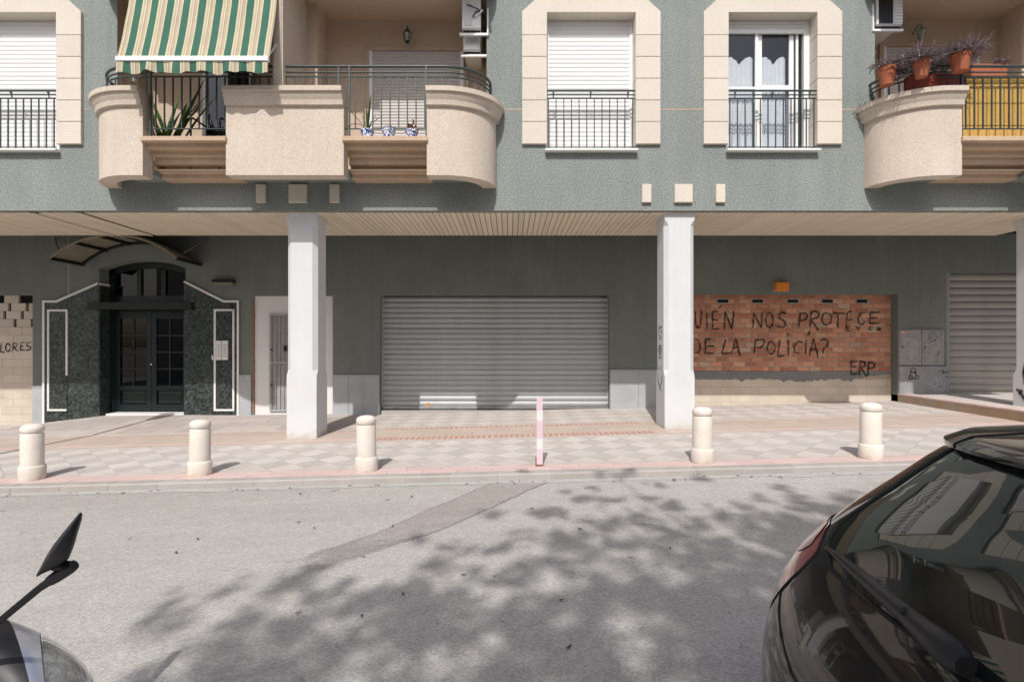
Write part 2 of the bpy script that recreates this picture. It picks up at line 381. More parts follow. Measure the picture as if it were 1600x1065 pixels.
def asphalt_mat(name, base, worn):
    m = bpy.data.materials.new(name); m.use_nodes = True; nt = m.node_tree; b = nt.nodes['Principled BSDF']
    b.inputs['Roughness'].default_value = .92; b.inputs['Specular IOR Level'].default_value = .2
    tc = nt.nodes.new('ShaderNodeTexCoord'); v = tc.outputs['Object']
    def noise(sc, det=5, ro=.6, vec=v):
        n = nt.nodes.new('ShaderNodeTexNoise'); n.inputs['Scale'].default_value = sc; n.inputs['Detail'].default_value = det
        n.inputs['Roughness'].default_value = ro; nt.links.new(vec, n.inputs['Vector']); return n.outputs['Fac']
    mp = nt.nodes.new('ShaderNodeMapping'); mp.inputs['Scale'].default_value = (.12, 1.1, 1); nt.links.new(v, mp.inputs[0])
    mx = nt.nodes.new('ShaderNodeMixRGB'); mx.inputs['Color1'].default_value = (*base, 1); mx.inputs['Color2'].default_value = (*worn, 1)
    r1 = nt.nodes.new('ShaderNodeValToRGB'); r1.color_ramp.elements[0].position = .35; r1.color_ramp.elements[1].position = .68
    nt.links.new(noise(1.0, 6, .65, mp.outputs[0]), r1.inputs[0]); nt.links.new(r1.outputs[0], mx.inputs[0])
    # aggregate
    vo = nt.nodes.new('ShaderNodeTexVoronoi'); vo.inputs['Scale'].default_value = 85; nt.links.new(v, vo.inputs['Vector'])
    sep = nt.nodes.new('ShaderNodeSeparateColor'); nt.links.new(vo.outputs['Color'], sep.inputs[0])
    mr = nt.nodes.new('ShaderNodeMapRange'); mr.inputs[3].default_value = .83; mr.inputs[4].default_value = 1.17; nt.links.new(sep.outputs[0], mr.inputs[0])
    mr2 = nt.nodes.new('ShaderNodeMapRange'); mr2.inputs[3].default_value = .86; mr2.inputs[4].default_value = 1.14; nt.links.new(noise(6, 6, .7), mr2.inputs[0])
    mu = nt.nodes.new('ShaderNodeMath'); mu.operation = 'MULTIPLY'; nt.links.new(mr.outputs[0], mu.inputs[0]); nt.links.new(mr2.outputs[0], mu.inputs[1])
    # dark specks / oil drops
    r3 = nt.nodes.new('ShaderNodeValToRGB'); r3.color_ramp.elements[0].position = .24; r3.color_ramp.elements[0].color = (.55, .53, .5, 1); r3.color_ramp.elements[1].position = .30
    nt.links.new(noise(7, 3, .5), r3.inputs[0])
    vm = nt.nodes.new('ShaderNodeVectorMath'); vm.operation = 'SCALE'; nt.links.new(mx.outputs[0], vm.inputs[0]); nt.links.new(mu.outputs[0], vm.inputs['Scale'])
    vm2 = nt.nodes.new('ShaderNodeVectorMath'); vm2.operation = 'MULTIPLY'; nt.links.new(vm.outputs[0], vm2.inputs[0]); nt.links.new(r3.outputs[0], vm2.inputs[1])
    nt.links.new(vm2.outputs[0], b.inputs['Base Color'])
    bp = nt.nodes.new('ShaderNodeBump'); bp.inputs['Strength'].default_value = .5; bp.inputs['Distance'].default_value = .004
    nt.links.new(vo.outputs['Distance'], bp.inputs['Height']); nt.links.new(bp.outputs[0], b.inputs['Normal'])
    return m
M['asphalt'] = asphalt_mat('worn_asphalt', (.372, .355, .328), (.455, .437, .408))
M['asphalt_patch'] = asphalt_mat('asphalt_trench_patch', (.30, .28, .255), (.37, .348, .32))
def fade_alpha(m, attr, nscale, lo, hi):
    nt = m.node_tree; out = nt.nodes['Material Output']; b = nt.nodes['Principled BSDF']
    at = nt.nodes.new('ShaderNodeAttribute'); at.attribute_name = attr
    tc = nt.nodes.new('ShaderNodeTexCoord'); n = nt.nodes.new('ShaderNodeTexNoise'); n.inputs['Scale'].default_value = nscale; n.inputs['Detail'].default_value = 5; n.inputs['Roughness'].default_value = .7
    nt.links.new(tc.outputs['Object'], n.inputs['Vector'])
    ad = nt.nodes.new('ShaderNodeMath'); ad.operation = 'MULTIPLY_ADD'; ad.inputs[1].default_value = 1.0
    sb = nt.nodes.new('ShaderNodeMath'); sb.operation = 'SUBTRACT'; sb.inputs[1].default_value = .5; nt.links.new(n.outputs['Fac'], sb.inputs[0])
    nt.links.new(at.outputs['Fac'], ad.inputs[0]); nt.links.new(sb.outputs[0], ad.inputs[2])
    mr = nt.nodes.new('ShaderNodeMapRange'); mr.inputs[1].default_value = lo; mr.inputs[2].default_value = hi; nt.links.new(ad.outputs[0], mr.inputs[0])
    tr = nt.nodes.new('ShaderNodeBsdfTransparent'); mx = nt.nodes.new('ShaderNodeMixShader')
    nt.links.new(mr.outputs[0], mx.inputs[0]); nt.links.new(tr.outputs[0], mx.inputs[1]); nt.links.new(b.outputs[0], mx.inputs[2]); nt.links.new(mx.outputs[0], out.inputs[0])
fade_alpha(M['asphalt_patch'], 'fade', 5, .15, .75)
for k in ('paint', 'paint_w', 'paint_br'): fade_alpha(M[k], 'core', 20, .22, .86)
M['gutter'] = mat('gutter_grit', (.44, .428, .41), .95, .2, 12, .35, 120, .8, 90)
M['ground'] = mat('bare_ground', (.28, .25, .21), .95, .2, .4)

# ------------------------------------------------------------------ setting: ground, road, pavement
mb = MB(); zz = -2.6
mb.quad((-700, -700, zz), (700, -700, zz), (700, 700, zz), (-700, 700, zz))
tag(mb.build('ground', M['ground']), kind='structure')
mb = MB()
mb.quad((-40, -14, rz(-40, 0)), (40, -14, rz(40, 0)), (40, YK+.02, rz(40, 0)), (-40, YK+.02, rz(-40, 0)))
road = tag(mb.build('road', M['asphalt']), kind='structure')
def on_road(x, y, dz=0):           # photo point -> road point
    Y = 1.489 / ((y-540)/F + GB*(x-797)/F); X = px(x, Y)
    return (X, Y, rz(X, Y)+dz)
mb = MB()
lft = [(770,752),(757,757),(716,774),(674,792),(628,812),(585,832),(540,846),(496,858),(440,878),(380,905)]
rgt = [(868,752),(853,757),(812,776),(771,795),(728,814),(681,833),(632,850),(585,866),(520,892),(450,925)]
rows = []
for a, b in zip(lft, rgt):
    A = Vector(on_road(*a, .004)); B = Vector(on_road(*b, .004))
    rows.append((A, B))
R2 = []; fade = []
for i in range(len(rows)-1):
    for k in range(8):
        u = k/8; A = rows[i][0].lerp(rows[i+1][0], u); B = rows[i][1].lerp(rows[i+1][1], u); g = (i+u)/(len(rows)-1)
        R2.append([A.lerp(B, t) for t in (0, .12, .3, .5, .7, .88, 1)])
        e = min(1, (1-g)*2.2)
        fade += [q*e for q in (0, .75, 1, 1, 1, .75, 0)]
mb.grid(R2)
patch = mb.build('asphalt_patch', M['asphalt_patch'], road, fixn=False)
at = patch.data.attributes.new('fade', 'FLOAT', 'POINT'); at.data.foreach_set('value', fade)
tag(patch, 'darker diagonal trench repair in the asphalt')
# grit line along the kerb
mb = MB(); rows = []
for i in range(121):
    X = -9 + i*.15; w = .10 + .07*mnoise.noise((X*1.7, 0, 3)) + .03*mnoise.noise((X*9, 2, 3))
    rows.append([(X, YK-.001, rz(X, 0)+.006), (X, YK-w*.5, rz(X, 0)+.006), (X, YK-w-.03, rz(X, 0)+.003)])
mb.grid(rows); tag(mb.build('gutter_grit', M['gutter'], road), kind='stuff')

def clip_y(poly, y0, y1):
    def half(ps, f):
        out = []
        for i in range(len(ps)):
            a, b = ps[i-1], ps[i]; fa, fb = f(a), f(b)
            if (fa >= 0) != (fb >= 0):
                t = fa/(fa-fb); out.append((a[0]+(b[0]-a[0])*t, a[1]+(b[1]-a[1])*t))
            if fb >= 0: out.append(b)
        return out
    ps = half(poly, lambda p: p[1]-y0)
    return half(ps, lambda p: y1-p[1]) if ps else ps

KB = YK + .14           # back of the kerb
mb = MB()
def gq(x0, x1, y0, y1, dz): return [(x0, y0, gz(x0, y0)+dz), (x1, y0, gz(x1, y0)+dz), (x1, y1, gz(x1, y1)+dz), (x0, y1, gz(x0, y1)+dz)]
mb.quad(*gq(-26, 26, KB, 11.9, -.012))
pave = tag(mb.build('pavement', M['tile_base']), kind='structure')
# kerb stones
kl = .54
mb = MB()
prof = [(YK, -.25), (YK, -.016), (YK+.014, -.002), (YK+.03, 0), (KB, 0), (KB, -.25)]
def kerb_pts(x): return [(x, y, (rz(x, y) if z == -.25 else gz(x, y)+z) - (.05 if z == -.25 else 0)) for y, z in prof]
a = kerb_pts(-kl/2+.006); b = kerb_pts(kl/2-.006); n = len(prof)
mb.add(a+b, [tuple(range(n)), tuple(range(2*n-1, n-1, -1))] + [(i, n+i, n+(i+1) % n, (i+1) % n) for i in range(n)])
kme = mb.mesh('kerb_stone', M['kerb'])
for i in range(-16, 17):
    X = i*kl + .16
    inst('kerb_stone', kme, (X, 0, GB*X + rnd.uniform(-.002, .002)), pave)
mb = MB(); mb.add([(-9, YK+.006, rz(-9, 0)-.05), (9, YK+.006, rz(9, 0)-.05), (9, YK+.006, gz(9, YK)-.004), (-9, YK+.006, gz(-9, YK)-.004),
                   (9, KB, gz(9, KB)-.004), (-9, KB, gz(-9, KB)-.004)], [(0, 1, 2, 3), (3, 2, 4, 5)])
mb.build('kerb_joint', M['kerb_joint'], pave)

# strips parallel to the kerb: pieces in rows
def strip(name, y0, y1, step, m, x0=-12, x1=10.5, gap=.004, dz=0):
    mb = MB(); h = step/2-gap/2
    vs = [(-h, y0+gap/2), (h, y0+gap/2), (h, y1-gap/2), (-h, y1-gap/2)]
    zt = lambda x, y: gz(x, y)-GB*0
    mb.add([(x, y, gz(x, y)) for x, y in vs] + [(x, y, gz(x, y)-.012) for x, y in vs],
           [(0, 1, 2, 3), (0, 4, 5, 1), (1, 5, 6, 2), (2, 6, 7, 3), (3, 7, 4, 0)])
    me = mb.mesh(name, m); X = x0
    while X < x1:
        inst(name, me, (X, 0, GB*X + dz + rnd.uniform(-.0012, .0012)), pave); X += step
strip('red_edging_slab', KB+.002, KB+.135, .40, M['red'])
strip('red_edging_slab', KB+.137, KB+.27, .40, M['red'], x0=-11.8)
Y1, Y2, Y3, Y4, Y5 = KB+.272, 8.15, 8.50, 9.15, 9.46
strip('band_slab', Y3+.002, (Y3+Y4)/2, .40, M['band'])
strip('band_slab', (Y3+Y4)/2, Y4-.002, .40, M['band'], x0=-11.8)
# ribbed red tactile bars (too fine to pick apart): real bars on two beds
for y0, y1 in ((Y2+.03, Y3), (Y4, Y5-.08)):
    strip('band_slab', y0, y1, .40, M['band'])
    mb = MB(); X = -2.1
    while X < 2.2:
        xm = X+.02*mnoise.noise((X*3, y0, 0))
        vs = [(xm-.024, y0+.05), (xm+.024, y0+.05), (xm+.024, y1-.05), (xm-.024, y1-.05)]
        mb.add([(x, y, gz(x, y)+.004) for x, y in vs] + [(x, y, gz(x, y)-.004) for x, y in vs],
               [(0, 1, 2, 3), (0, 4, 5, 1), (1, 5, 6, 2), (2, 6, 7, 3), (3, 7, 4, 0)]); X += .085
    tag(mb.build('tactile_bar', M['red_bar'], pave), kind='stuff')
for y0, y1, xa, xb in ((Y2+.10, Y2+.20, -12, -2.3), (Y2+.10, Y2+.20, 2.4, 10), (Y4+.05, Y4+.13, -12, -2.3), (Y4+.05, Y4+.13, 2.4, 10), (11.0, 11.1, 2.9, 7.8)):
    mb = MB(); mb.quad(*gq(xa, xb, y0, y1, .003)); mb.build('red_line', M['red'], pave)
strip('red_edging_slab', Y2, Y2+.03, .40, M['tile_l'])

tile_s = .32; hd = tile_s/math.sqrt(2)
def tile_poly(cx, cy): g = hd-.0025; return [(cx-g, cy), (cx, cy-g), (cx+g, cy), (cx, cy+g)]
def add_tile(mb, poly, ref):
    n = len(poly)
    top = [(x-ref[0], y, gz(x, y)-GB*ref[0]) for x, y in poly]
    mb.add(top + [(x, y, z-.011) for x, y, z in top], [tuple(range(n))] + [(i, n+i, n+(i+1) % n, (i+1) % n) for i in range(n)])
cand = []
cache = {}
for (ya, yb, off) in ((Y1, Y2, 6.54), (Y5-.08, 11.35, 9.7)):
    for r in range(-10, 12):
        cy = off + r*hd
        if cy < ya-hd or cy > yb+hd: continue
        for c in range(-40, 40):
            cx = (2*c + (r % 2))*hd + .02
            if cx < -.99*cy-.4 or cx > .98*cy+.2 : continue
            pl = clip_y(tile_poly(cx, cy), ya, yb)
            if len(pl) < 3: continue
            area = abs(sum(pl[i-1][0]*pl[i][1]-pl[i][0]*pl[i-1][1] for i in range(len(pl))))/2
            if area < .002: continue
            cand.append((area/cy**3, cx, cy, pl, r % 2 == 0, len(pl) == 4 and area > .09, ya))
cand.sort(key=lambda q: -q[0])
rest = {True: MB(), False: MB()}; nt_ = 0
for q in cand:
    _, cx, cy, pl, light, full, ya = q
    if nt_ < 300:
        nt_ += 1
        key = (round(cy, 3), light, ya)
        if key not in cache:
            mb = MB(); add_tile(mb, [(x-cx, y) for x, y in pl], (0, 0))
            mb.v = [(x, y, z) for x, y, z in mb.v]
            cache[key] = mb.mesh('paving_tile', M['tile_l' if light else 'tile_g'])
        inst('paving_tile', cache[key], (cx, 0, GB*cx + rnd.uniform(-.0015, .0015)), pave)
    else:
        n0 = len(rest[light].v)
        add_tile(rest[light], pl, (0, 0))
tag(rest[True].build('pale_tiles', M['tile_l'], pave), kind='stuff')
tag(rest[False].build('grey_tiles', M['tile_g'], pave), kind='stuff')

# pavement slabs ramping up to the entrance
HX = [(-9.7, 0), (-9.44, .02), (-8.3, .125), (-6.6, .10), (-5.3, .06), (-3.6, .04), (-2.9, .0)]
def ramp(x, y):
    t = max(0, min(1, (y-9.47)/(YW-9.47)))
    for (a, p), (b, q) in zip(HX, HX[1:]):
        if a <= x <= b: return (p+(q-p)*(x-a)/(b-a))*t
    return 0
M['slab'] = mat('grey_stone_slab', (.455, .415, .39), .9, .12, 2.2, .10, 110, .3, 110, randval=.10, tint=(.44, .35, .30), tintscale=1.0, tintamt=.5)
r = 0; y = 9.475
while y < 11.45:
    x = -9.68 + (.28 if r % 2 else 0)
    while x < -2.9:
        xb, yb = min(x+.56, -2.9), y+.41; g = .004
        c = [(x+g, y+g), (xb-g, y+g), (xb-g, yb-g), (x+g, yb-g)]
        mb = MB(); mb.add([(a, b, gz(a, b)+ramp(a, b)+.006) for a, b in c] + [(a, b, gz(a, b)-.03) for a, b in c], [(0, 1, 2, 3), (0, 4, 5, 1), (1, 5, 6, 2), (2, 6, 7, 3), (3, 7, 4, 0)])
        mb.build('ramp_slab', M['slab'], pave); x += .56
    y += .41; r += 1

# raised step in front of the right shutter
sx = px(1403, YW)
mb = MB()
zs0, zs1 = pz(614.5, YW), pz(641, 8.38)
def sz(y): return zs0 + (zs1-zs0)*(y-YW)/(8.38-YW)
mb.add([(sx, 8.0, gz(sx, 8)-.1), (sx, 11.4, gz(sx, 11.4)-.1), (sx, 11.4, sz(11.4)-.03), (sx, 8.0, sz(8)-.03),
        (13, 8.0, gz(sx, 8)-.1), (13, 11.4, gz(sx, 11.4)-.1), (13, 11.4, sz(11.4)-.03), (13, 8.0, sz(8)-.03)],
       [(0, 1, 2, 3), (0, 3, 7, 4), (3, 2, 6, 7), (4, 7, 6, 5)])
step = tag(mb.build('raised_step', M['concrete_step']), kind='structure')
y = 8.0; k = 0
while y < 11.1:
    mb = MB(); y1 = min(y+.395, 11.11)
    mb.add([(sx-.02, y, sz(y)), (sx+.2, y, sz(y)), (sx+.2, y1, sz(y1)), (sx-.02, y1, sz(y1)),
            (sx-.02, y, sz(y)-.03), (sx+.2, y, sz(y)-.03), (sx+.2, y1, sz(y1)-.03), (sx-.02, y1, sz(y1)-.03)],
           [(0, 1, 2, 3), (0, 4, 5, 1), (1, 5, 6, 2), (2, 6, 7, 3), (3, 7, 4, 0), (4, 7, 6, 5)])
    mb.build('edge_slab', M['red'], step, bevel=.004); y += .40
mb = MB(); mb.quad((sx+.2, 8, sz(8)-.003), (13, 8, sz(8)-.003), (13, 11.3, sz(11.3)-.003), (sx+.2, 11.3, sz(11.3)-.003))
mb.build('step_paving', M['tile_l'], step)

# ------------------------------------------------------------------ the building
bld = thing('apartment_building', 'apartment building with green grey stucco upper storey over a shaded arcade of shuttered shop fronts', 'building', (0, YW, -1.4))
FH = 3.0      # storey height
ZB = pz(329, YF)
XL, XR = -13.0, 13.0
def wall_holes(mb, x0, x1, z0, z1, holes, y, depth, back=True):
    xs = sorted(set([x0, x1] + [h[0] for h in holes] + [h[1] for h in holes]))
    zs = sorted(set([z0, z1] + [h[2] for h in holes] + [h[3] for h in holes]))
    xs = [q for q in xs if x0 <= q <= x1]; zs = [q for q in zs if z0 <= q <= z1]
    for i in range(len(xs)-1):
        for j in range(len(zs)-1):
            cx, cz = (xs[i]+xs[i+1])/2, (zs[j]+zs[j+1])/2
            if any(h[0] < cx < h[1] and h[2] < cz < h[3] for h in holes): continue
            mb.quad((xs[i], y, zs[j]), (xs[i+1], y, zs[j]), (xs[i+1], y, zs[j+1]), (xs[i], y, zs[j+1]))
    for h in holes:
        a, b, c, d = h
        mb.quad((a, y, c), (a, y+depth, c), (a, y+depth, d), (a, y, d))
        mb.quad((b, y, c), (b, y, d), (b, y+depth, d), (b, y+depth, c))
        mb.quad((a, y, d), (a, y+depth, d), (b, y+depth, d), (b, y, d))
        mb.quad((a, y, c), (b, y, c), (b, y+depth, c), (a, y+depth, c))

WINC = [(18, False), (924, False), (1208, True)]       # window centres in the photo, True = glass showing
HW = .69; ZS, ZT = pz(235, YF), pz(19, 8.45)
CA, CB = -3.247, 8.56                                   # balcony centres
LOG = [(CA-2.89, CA+2.88), (CB-2.86, CB+2.86)]
holes = []
for f in (0, 1):
    for c, g in WINC:
        X = px(c, 8.45); holes.append((X-HW-.02, X+HW+.02, ZS+f*FH-.02, ZT+f*FH+.02))
    for a, b in LOG: holes.append((a, b, 2.62+f*FH, 5.50+f*FH))
mb = MB()
wall_holes(mb, XL, XR, ZB, 2.62+2*FH, holes, YF, .24)
# drip edge under the facade
mb.quad((XL, YF, ZB), (XL, YF+.12, ZB), (XR, YF+.12, ZB), (XR, YF, ZB))
mb.quad((XL, YF+.12, ZB), (XR, YF+.12, ZB), (XR, YF+.12, ZB-.02), (XL, YF+.12, ZB-.02))
mb.quad((XL, YF, 8.62), (XR, YF, 8.62), (XR, 14, 8.62), (XL, 14, 8.62))
for xx in (XL, XR): mb.quad((xx, YF, ZB), (xx, 14, ZB), (xx, 14, 8.62), (xx, YF, 8.62)); mb.quad((xx, YW, -2.2), (xx, 14, -2.2), (xx, 14, ZB), (xx, YW, ZB))
mb.quad((XL, 14, -2.2), (XR, 14, -2.2), (XR, 14, 8.62), (XL, 14, 8.62))
tag(mb.build('facade_wall', M['stucco'], bld, fixn=False), 'speckled green grey stucco wall of the upper storey')
# joint line in the stucco
for a, b in ((126, 140), (789, 818), (1031, 1100), (1316, 1343)):
    mb = MB(); mb.box(px(a, YF), px(b, YF), YF-.004, YF+.01, pz(172, YF), pz(170.6, YF)); mb.build('stucco_joint', M['beige_or'], bld)
mb = MB(); mb.box(px(1031, YF), px(1100, YF), YF-.004, YF+.01, 6, 6.012)

# soffit of planks
ZSOF = pz(332, YF+.02)
YS1 = ZSOF*F/(540-368)
mb = MB(); mb.quad((XL, YF+.12, ZSOF+.03), (XR, YF+.12, ZSOF+.03), (XR, YS1+.01, ZSOF+.03), (XL, YS1+.01, ZSOF+.03))
soff = mb.build('soffit', M['dark'], bld, fixn=False)
pw = .0906
mb = MB(); mb.box(-pw/2+.006, pw/2-.0035, YF+.06, YS1, ZSOF, ZSOF+.02)
pme = mb.mesh('soffit_plank', M['soffit'], bevel=.002)
i = 0; X = -10.6
while X < 9.2:
    w = None; dz = rnd.uniform(-.0008, .0008); sc = None; rot = (0, 0, 0)
    if abs(X+7.40) < pw/2 or abs(X+6.68) < pw/2: sc = (.55, 1, 1)
    if abs(X+7.5) < pw*.8 or abs(X+6.78) < pw*.8: dz -= .012
    inst('soffit_plank', pme, (X+(.03 if sc else 0), 0, dz), soff, (0, 0, 0), sc); X += pw
mb = MB()      # dark gap and slab behind the planks, above the lower wall
mb.quad((XL, YS1-.3, 2.62), (XR, YS1-.3, 2.62), (XR, 11.5, 2.62), (XL, 11.5, 2.62))
mb.build('arcade_slab', M['dark'], bld, fixn=False)

# lower wall with its openings
zl = 2.62
def hole(xa, xb, yt, Y=YW): return (px(xa, Y), px(xb, Y), -3, pz(yt, Y))
LH = [hole(-90, 51, 461), hole(594, 952, 461), hole(1045, 1403, 459.5), hole(1479, 1690, 425), hole(397, 520, 462)]
DX0, DX1 = px(154.7, YW), px(290, YW)
dzt = pz(419, YW)
mb = MB()
arch = []
acx = (DX0+DX1)/2; ahw = (DX1-DX0)/2; rise = pz(406, YW)-dzt; AR = (ahw**2+rise**2)/(2*rise)
for k in range(17):
    t = -1+2*k/16; xx = acx+t*ahw; arch.append((xx, dzt - (AR-rise) + math.sqrt(AR*AR-(xx-acx)**2)))
LHd = LH + [(DX0, DX1, -3, pz(405, YW))]
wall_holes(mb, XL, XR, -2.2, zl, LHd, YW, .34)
tag(mb.build('arcade_wall', M['stucco_low'], bld, fixn=False), 'grey green stucco wall behind the columns, coloured darker for the arcade shade')
# arch infill above the door
mb = MB(); tp = pz(405, YW)
for k in range(16):
    a, b = arch[k], arch[k+1]
    mb.quad((a[0], YW, a[1]), (b[0], YW, b[1]), (b[0], YW, tp), (a[0], YW, tp))
    mb.quad((a[0], YW, a[1]), (a[0], YW+.34, a[1]), (b[0], YW+.34, b[1]), (b[0], YW, b[1]))
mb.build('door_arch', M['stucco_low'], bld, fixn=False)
mb = MB(); mb.box(px(106.5, YW), px(107.6, YW), YW-.003, YW+.01, pz(484, YW), pz(366, YW)); mb.build('stucco_joint', M['beige_or'], bld)

# marble plinth slabs
def plinth(xa, xb, yt, n, Y=YW):
    x0, x1 = px(xa, Y), px(xb, Y)
    for k in range(n):
        a = x0+(x1-x0)*k/n; b = x0+(x1-x0)*(k+1)/n
        mb = MB(); mb.box(a+.002, b-.002, Y-.025, Y+.01, gz(a, Y)-.1, pz(yt, Y)); mb.build('plinth_slab', M['marble'], bld, bevel=.003)
    mb = MB(); mb.box(x0, x1, Y-.035, Y+.01, pz(yt, Y)+.001, pz(yt-1.6, Y)); mb.build('plinth_cap', M['marble'], bld)
plinth(52, 69, 605, 1); plinth(374, 393, 587, 1); plinth(521, 593, 587, 3); plinth(953, 1042, 579, 2); plinth(1403, 1414, 576, 1)
mb = MB(); mb.box(px(1394, 11.3), px(1403, YW), YW+.03, YW+.05, -1.3, pz(461, YW)); 

# columns
def column(x0, label):
    x1 = x0+.474; y0 = 8.58; y1 = y0+.50; c = .067
    zb = gz(x0, y0)-.08; z1 = pz(588, y0); z2 = pz(578, y0); z3 = pz(352, y0); z4 = pz(343, y0); zt = ZSOF+.03
    def ring(ch, z):
        return [(x0+ch, y0, z), (x1-ch, y0, z), (x1, y0+ch, z), (x1, y1-ch, z), (x1-ch, y1, z), (x0+ch, y1, z), (x0, y1-ch, z), (x0, y0+ch, z)]
    e = .004
    rows = [ring(e, zb), ring(e, z1), ring(c, z2), ring(c, z3), ring(e, z4), ring(e, zt)]
    mb = MB(); mb.grid(rows, closed=True); mb.poly(rows[-1]); mb.poly(rows[0][::-1])
    o = mb.build('column', M['column'], bld, fixn=True); tag(o, label)
    return o
CX = [-3.526, 2.439, 8.39]
column(CX[0], 'white column between the grated door and the garage shutter')
col2 = column(CX[1], 'white column beside the brick infill with doodles on its side')
col3 = column(CX[2], 'white column at the right edge of the arcade')

# roller shutters with curved slats
def shutter(x0, x1, zb, zt, y, n, m, label, bottom=True):
    base = MB(); base.box(x0-.06, x1+.06, y+.05, y+.07, zb-.2, zt+.1)
    s = base.build('roller_shutter', M['dark'], bld); tag(s, label)
    for a, b in ((x0-.05, x0+.015), (x1-.015, x1+.05)):
        g = MB(); g.box(a, b, y-.03, y+.045, zb, zt+.02); g.build('guide_rail', m, s)
    h = (zt-zb)/n; mb = MB(); pr = []
    for k in range(9):
        t = k/8; pr.append((y+.030-.034*math.sin(math.pi*min(1, .10+t*.93))**.6, t*h))
    rows = [[(x0, a, b) for a, b in pr], [(x1, a, b) for a, b in pr]]
    mb.grid(rows); 
    me = mb.mesh('slat', m, smooth=60, fixn=False)
    for k in range(n): inst('slat', me, (0, rnd.uniform(-.003, .003), zb+k*h+rnd.uniform(-.001, .001)), s)
    if bottom:
        mb = MB(); mb.box(x0, x1, y-.02, y+.03, zb-.06, zb-.002); mb.build('bottom_bar', m, s, bevel=.004)
    return s
ys = YW+.16
sh1 = shutter(px(598, ys), px(950, ys), pz(634, ys), pz(463, ys), ys, 21, M['steel'], 'wide galvanised roller shutter between the two middle columns')
mb = MB(); mb.box(px(596, YW), px(952, YW), YW-.02, YW+.3, -2, pz(641.5, YW)); mb.build('shutter_sill', M['kerb'], bld)
sh2 = shutter(px(1481, ys), px(1690, ys), pz(611, ys), pz(427, ys), ys, 17, M['steel_dim'], 'dull brown grey roller shutter on the raised step at the right')

# sticker on the garage shutter
mb = MB(); mb.box(px(666, ys), px(671, ys), ys-.012, ys-.008, pz(634, ys), pz(629, ys)); mb.build('sticker', M['orange'], sh1)

# white rendered panel with grated door
mb = MB(); mb.box(px(397, YW)+.002, px(520, YW)-.002, YW+.03, YW+.1, -1.8, pz(462, YW)-.002)
tag(mb.build('rendered_panel', M['white'], bld), 'white rendered infill behind the left column')
mb = MB()
for k in range(12):
    z = -1.35+k*.19
    mb.box(px(393.5, YW), px(397, YW)+.004*rnd.random(), YW-.006, YW+.04, z, z+.12+.05*rnd.random())
tag(mb.build('broken_jamb', M['jamb'], bld), kind='stuff')
gd = MB(); gx0, gx1, gy = px(421, YW), px(483, YW), YW+.02
gzb, gzt = pz(642, YW), pz(490, YW)
gd.box(gx0, gx1, gy, gy+.008, gzb, gzt)
gdo = gd.build('grated_door', M['cabinet'], bld); tag(gdo, 'grey metal door with vertical bars')
mb = MB()
for a, b in ((gx0, gx0+.03), (gx1-.03, gx1)): mb.box(a, b, gy-.03, gy, gzb, gzt)
for z in (gzb, (gzb+gzt)/2-.02, gzt-.03): mb.box(gx0+.03, gx1-.03, gy-.03, gy, z, z+.03)
mb.build('door_frame', M['steel'], gdo)
for k in range(9):
    mb = MB(); x = gx0+.05+k*.083; mb.tube([(x, gy-.02, gzb+.03), (x, gy-.02, gzt-.03)], .009, 6); mb.build('bar', M['steel'], gdo, smooth=60)
mb = MB(); mb.box(gx0+.30, gx0+.36, gy-.05, gy-.03, pz(548, YW), pz(540, YW)); mb.lathe([(.018, 0), (.018, .03)], (gx0+.05, gy-.06, pz(546, YW)), 10, 'y'); mb.lathe([(.018, 0), (.018, .03)], (gx0+.05, gy-.06, pz(601, YW)), 10, 'y')
mb.build('lock', M['darkiron'], gdo)

# ---- entrance
YD = YW+.275
ent_zb = pz(646, YW)
mb = MB(); mb.box(px(166, YW), px(292, YW), YW-.02, YD+.1, ent_zb-.05, ent_zb); mb.build('door_sill', M['white'], bld, bevel=.004)
dz0 = ent_zb; bw = .075
ddl, ddr = DX0+.002, DX1-.002
mid = (ddl+ddr)/2
ztr = pz(484, YD); 
mb = MB()     # frame: jambs, transom, arched head
mb.box(ddl, ddl+.12, YD, YD+.07, dz0, dzt); mb.box(ddr-.12, ddr, YD, YD+.07, dz0, dzt)
mb.box(ddl+.12, ddr-.12, YD, YD+.07, pz(474, YD)-.14, pz(462, YD))
for k in range(16):
    a, b = arch[k], arch[k+1]
    q = [(a[0], a[1]-.13), (b[0], b[1]-.13), (b[0], b[1]+.0), (a[0], a[1]+.0)]
    mb.prism_xz(q, YD, YD+.07)
for t in (1/3, 2/3):
    xx = ddl+.12+(ddr-ddl-.24)*t; mb.box(xx-.045, xx+.045, YD, YD+.06, pz(462, YD), dzt+.05)
fr = mb.build('entrance_door', M['green_door'], bld); tag(fr, 'dark green double door under an arched fanlight')
mb = MB(); mb.quad((ddl+.1, YD+.04, pz(463, YD)), (ddr-.1, YD+.04, pz(463, YD)), (ddr-.1, YD+.04, dzt+.1), (ddl+.1, YD+.04, dzt+.1)); mb.build('fanlight_pane', M['door_glass'], fr)
mb = MB(); mb.box(ddl-2, ddr+2, YD+1.5, YD+1.52, dz0-.4, dzt+1.5); mb.build('hall_back', M['room'], bld)
zlt = pz(484.5, YD)-.005
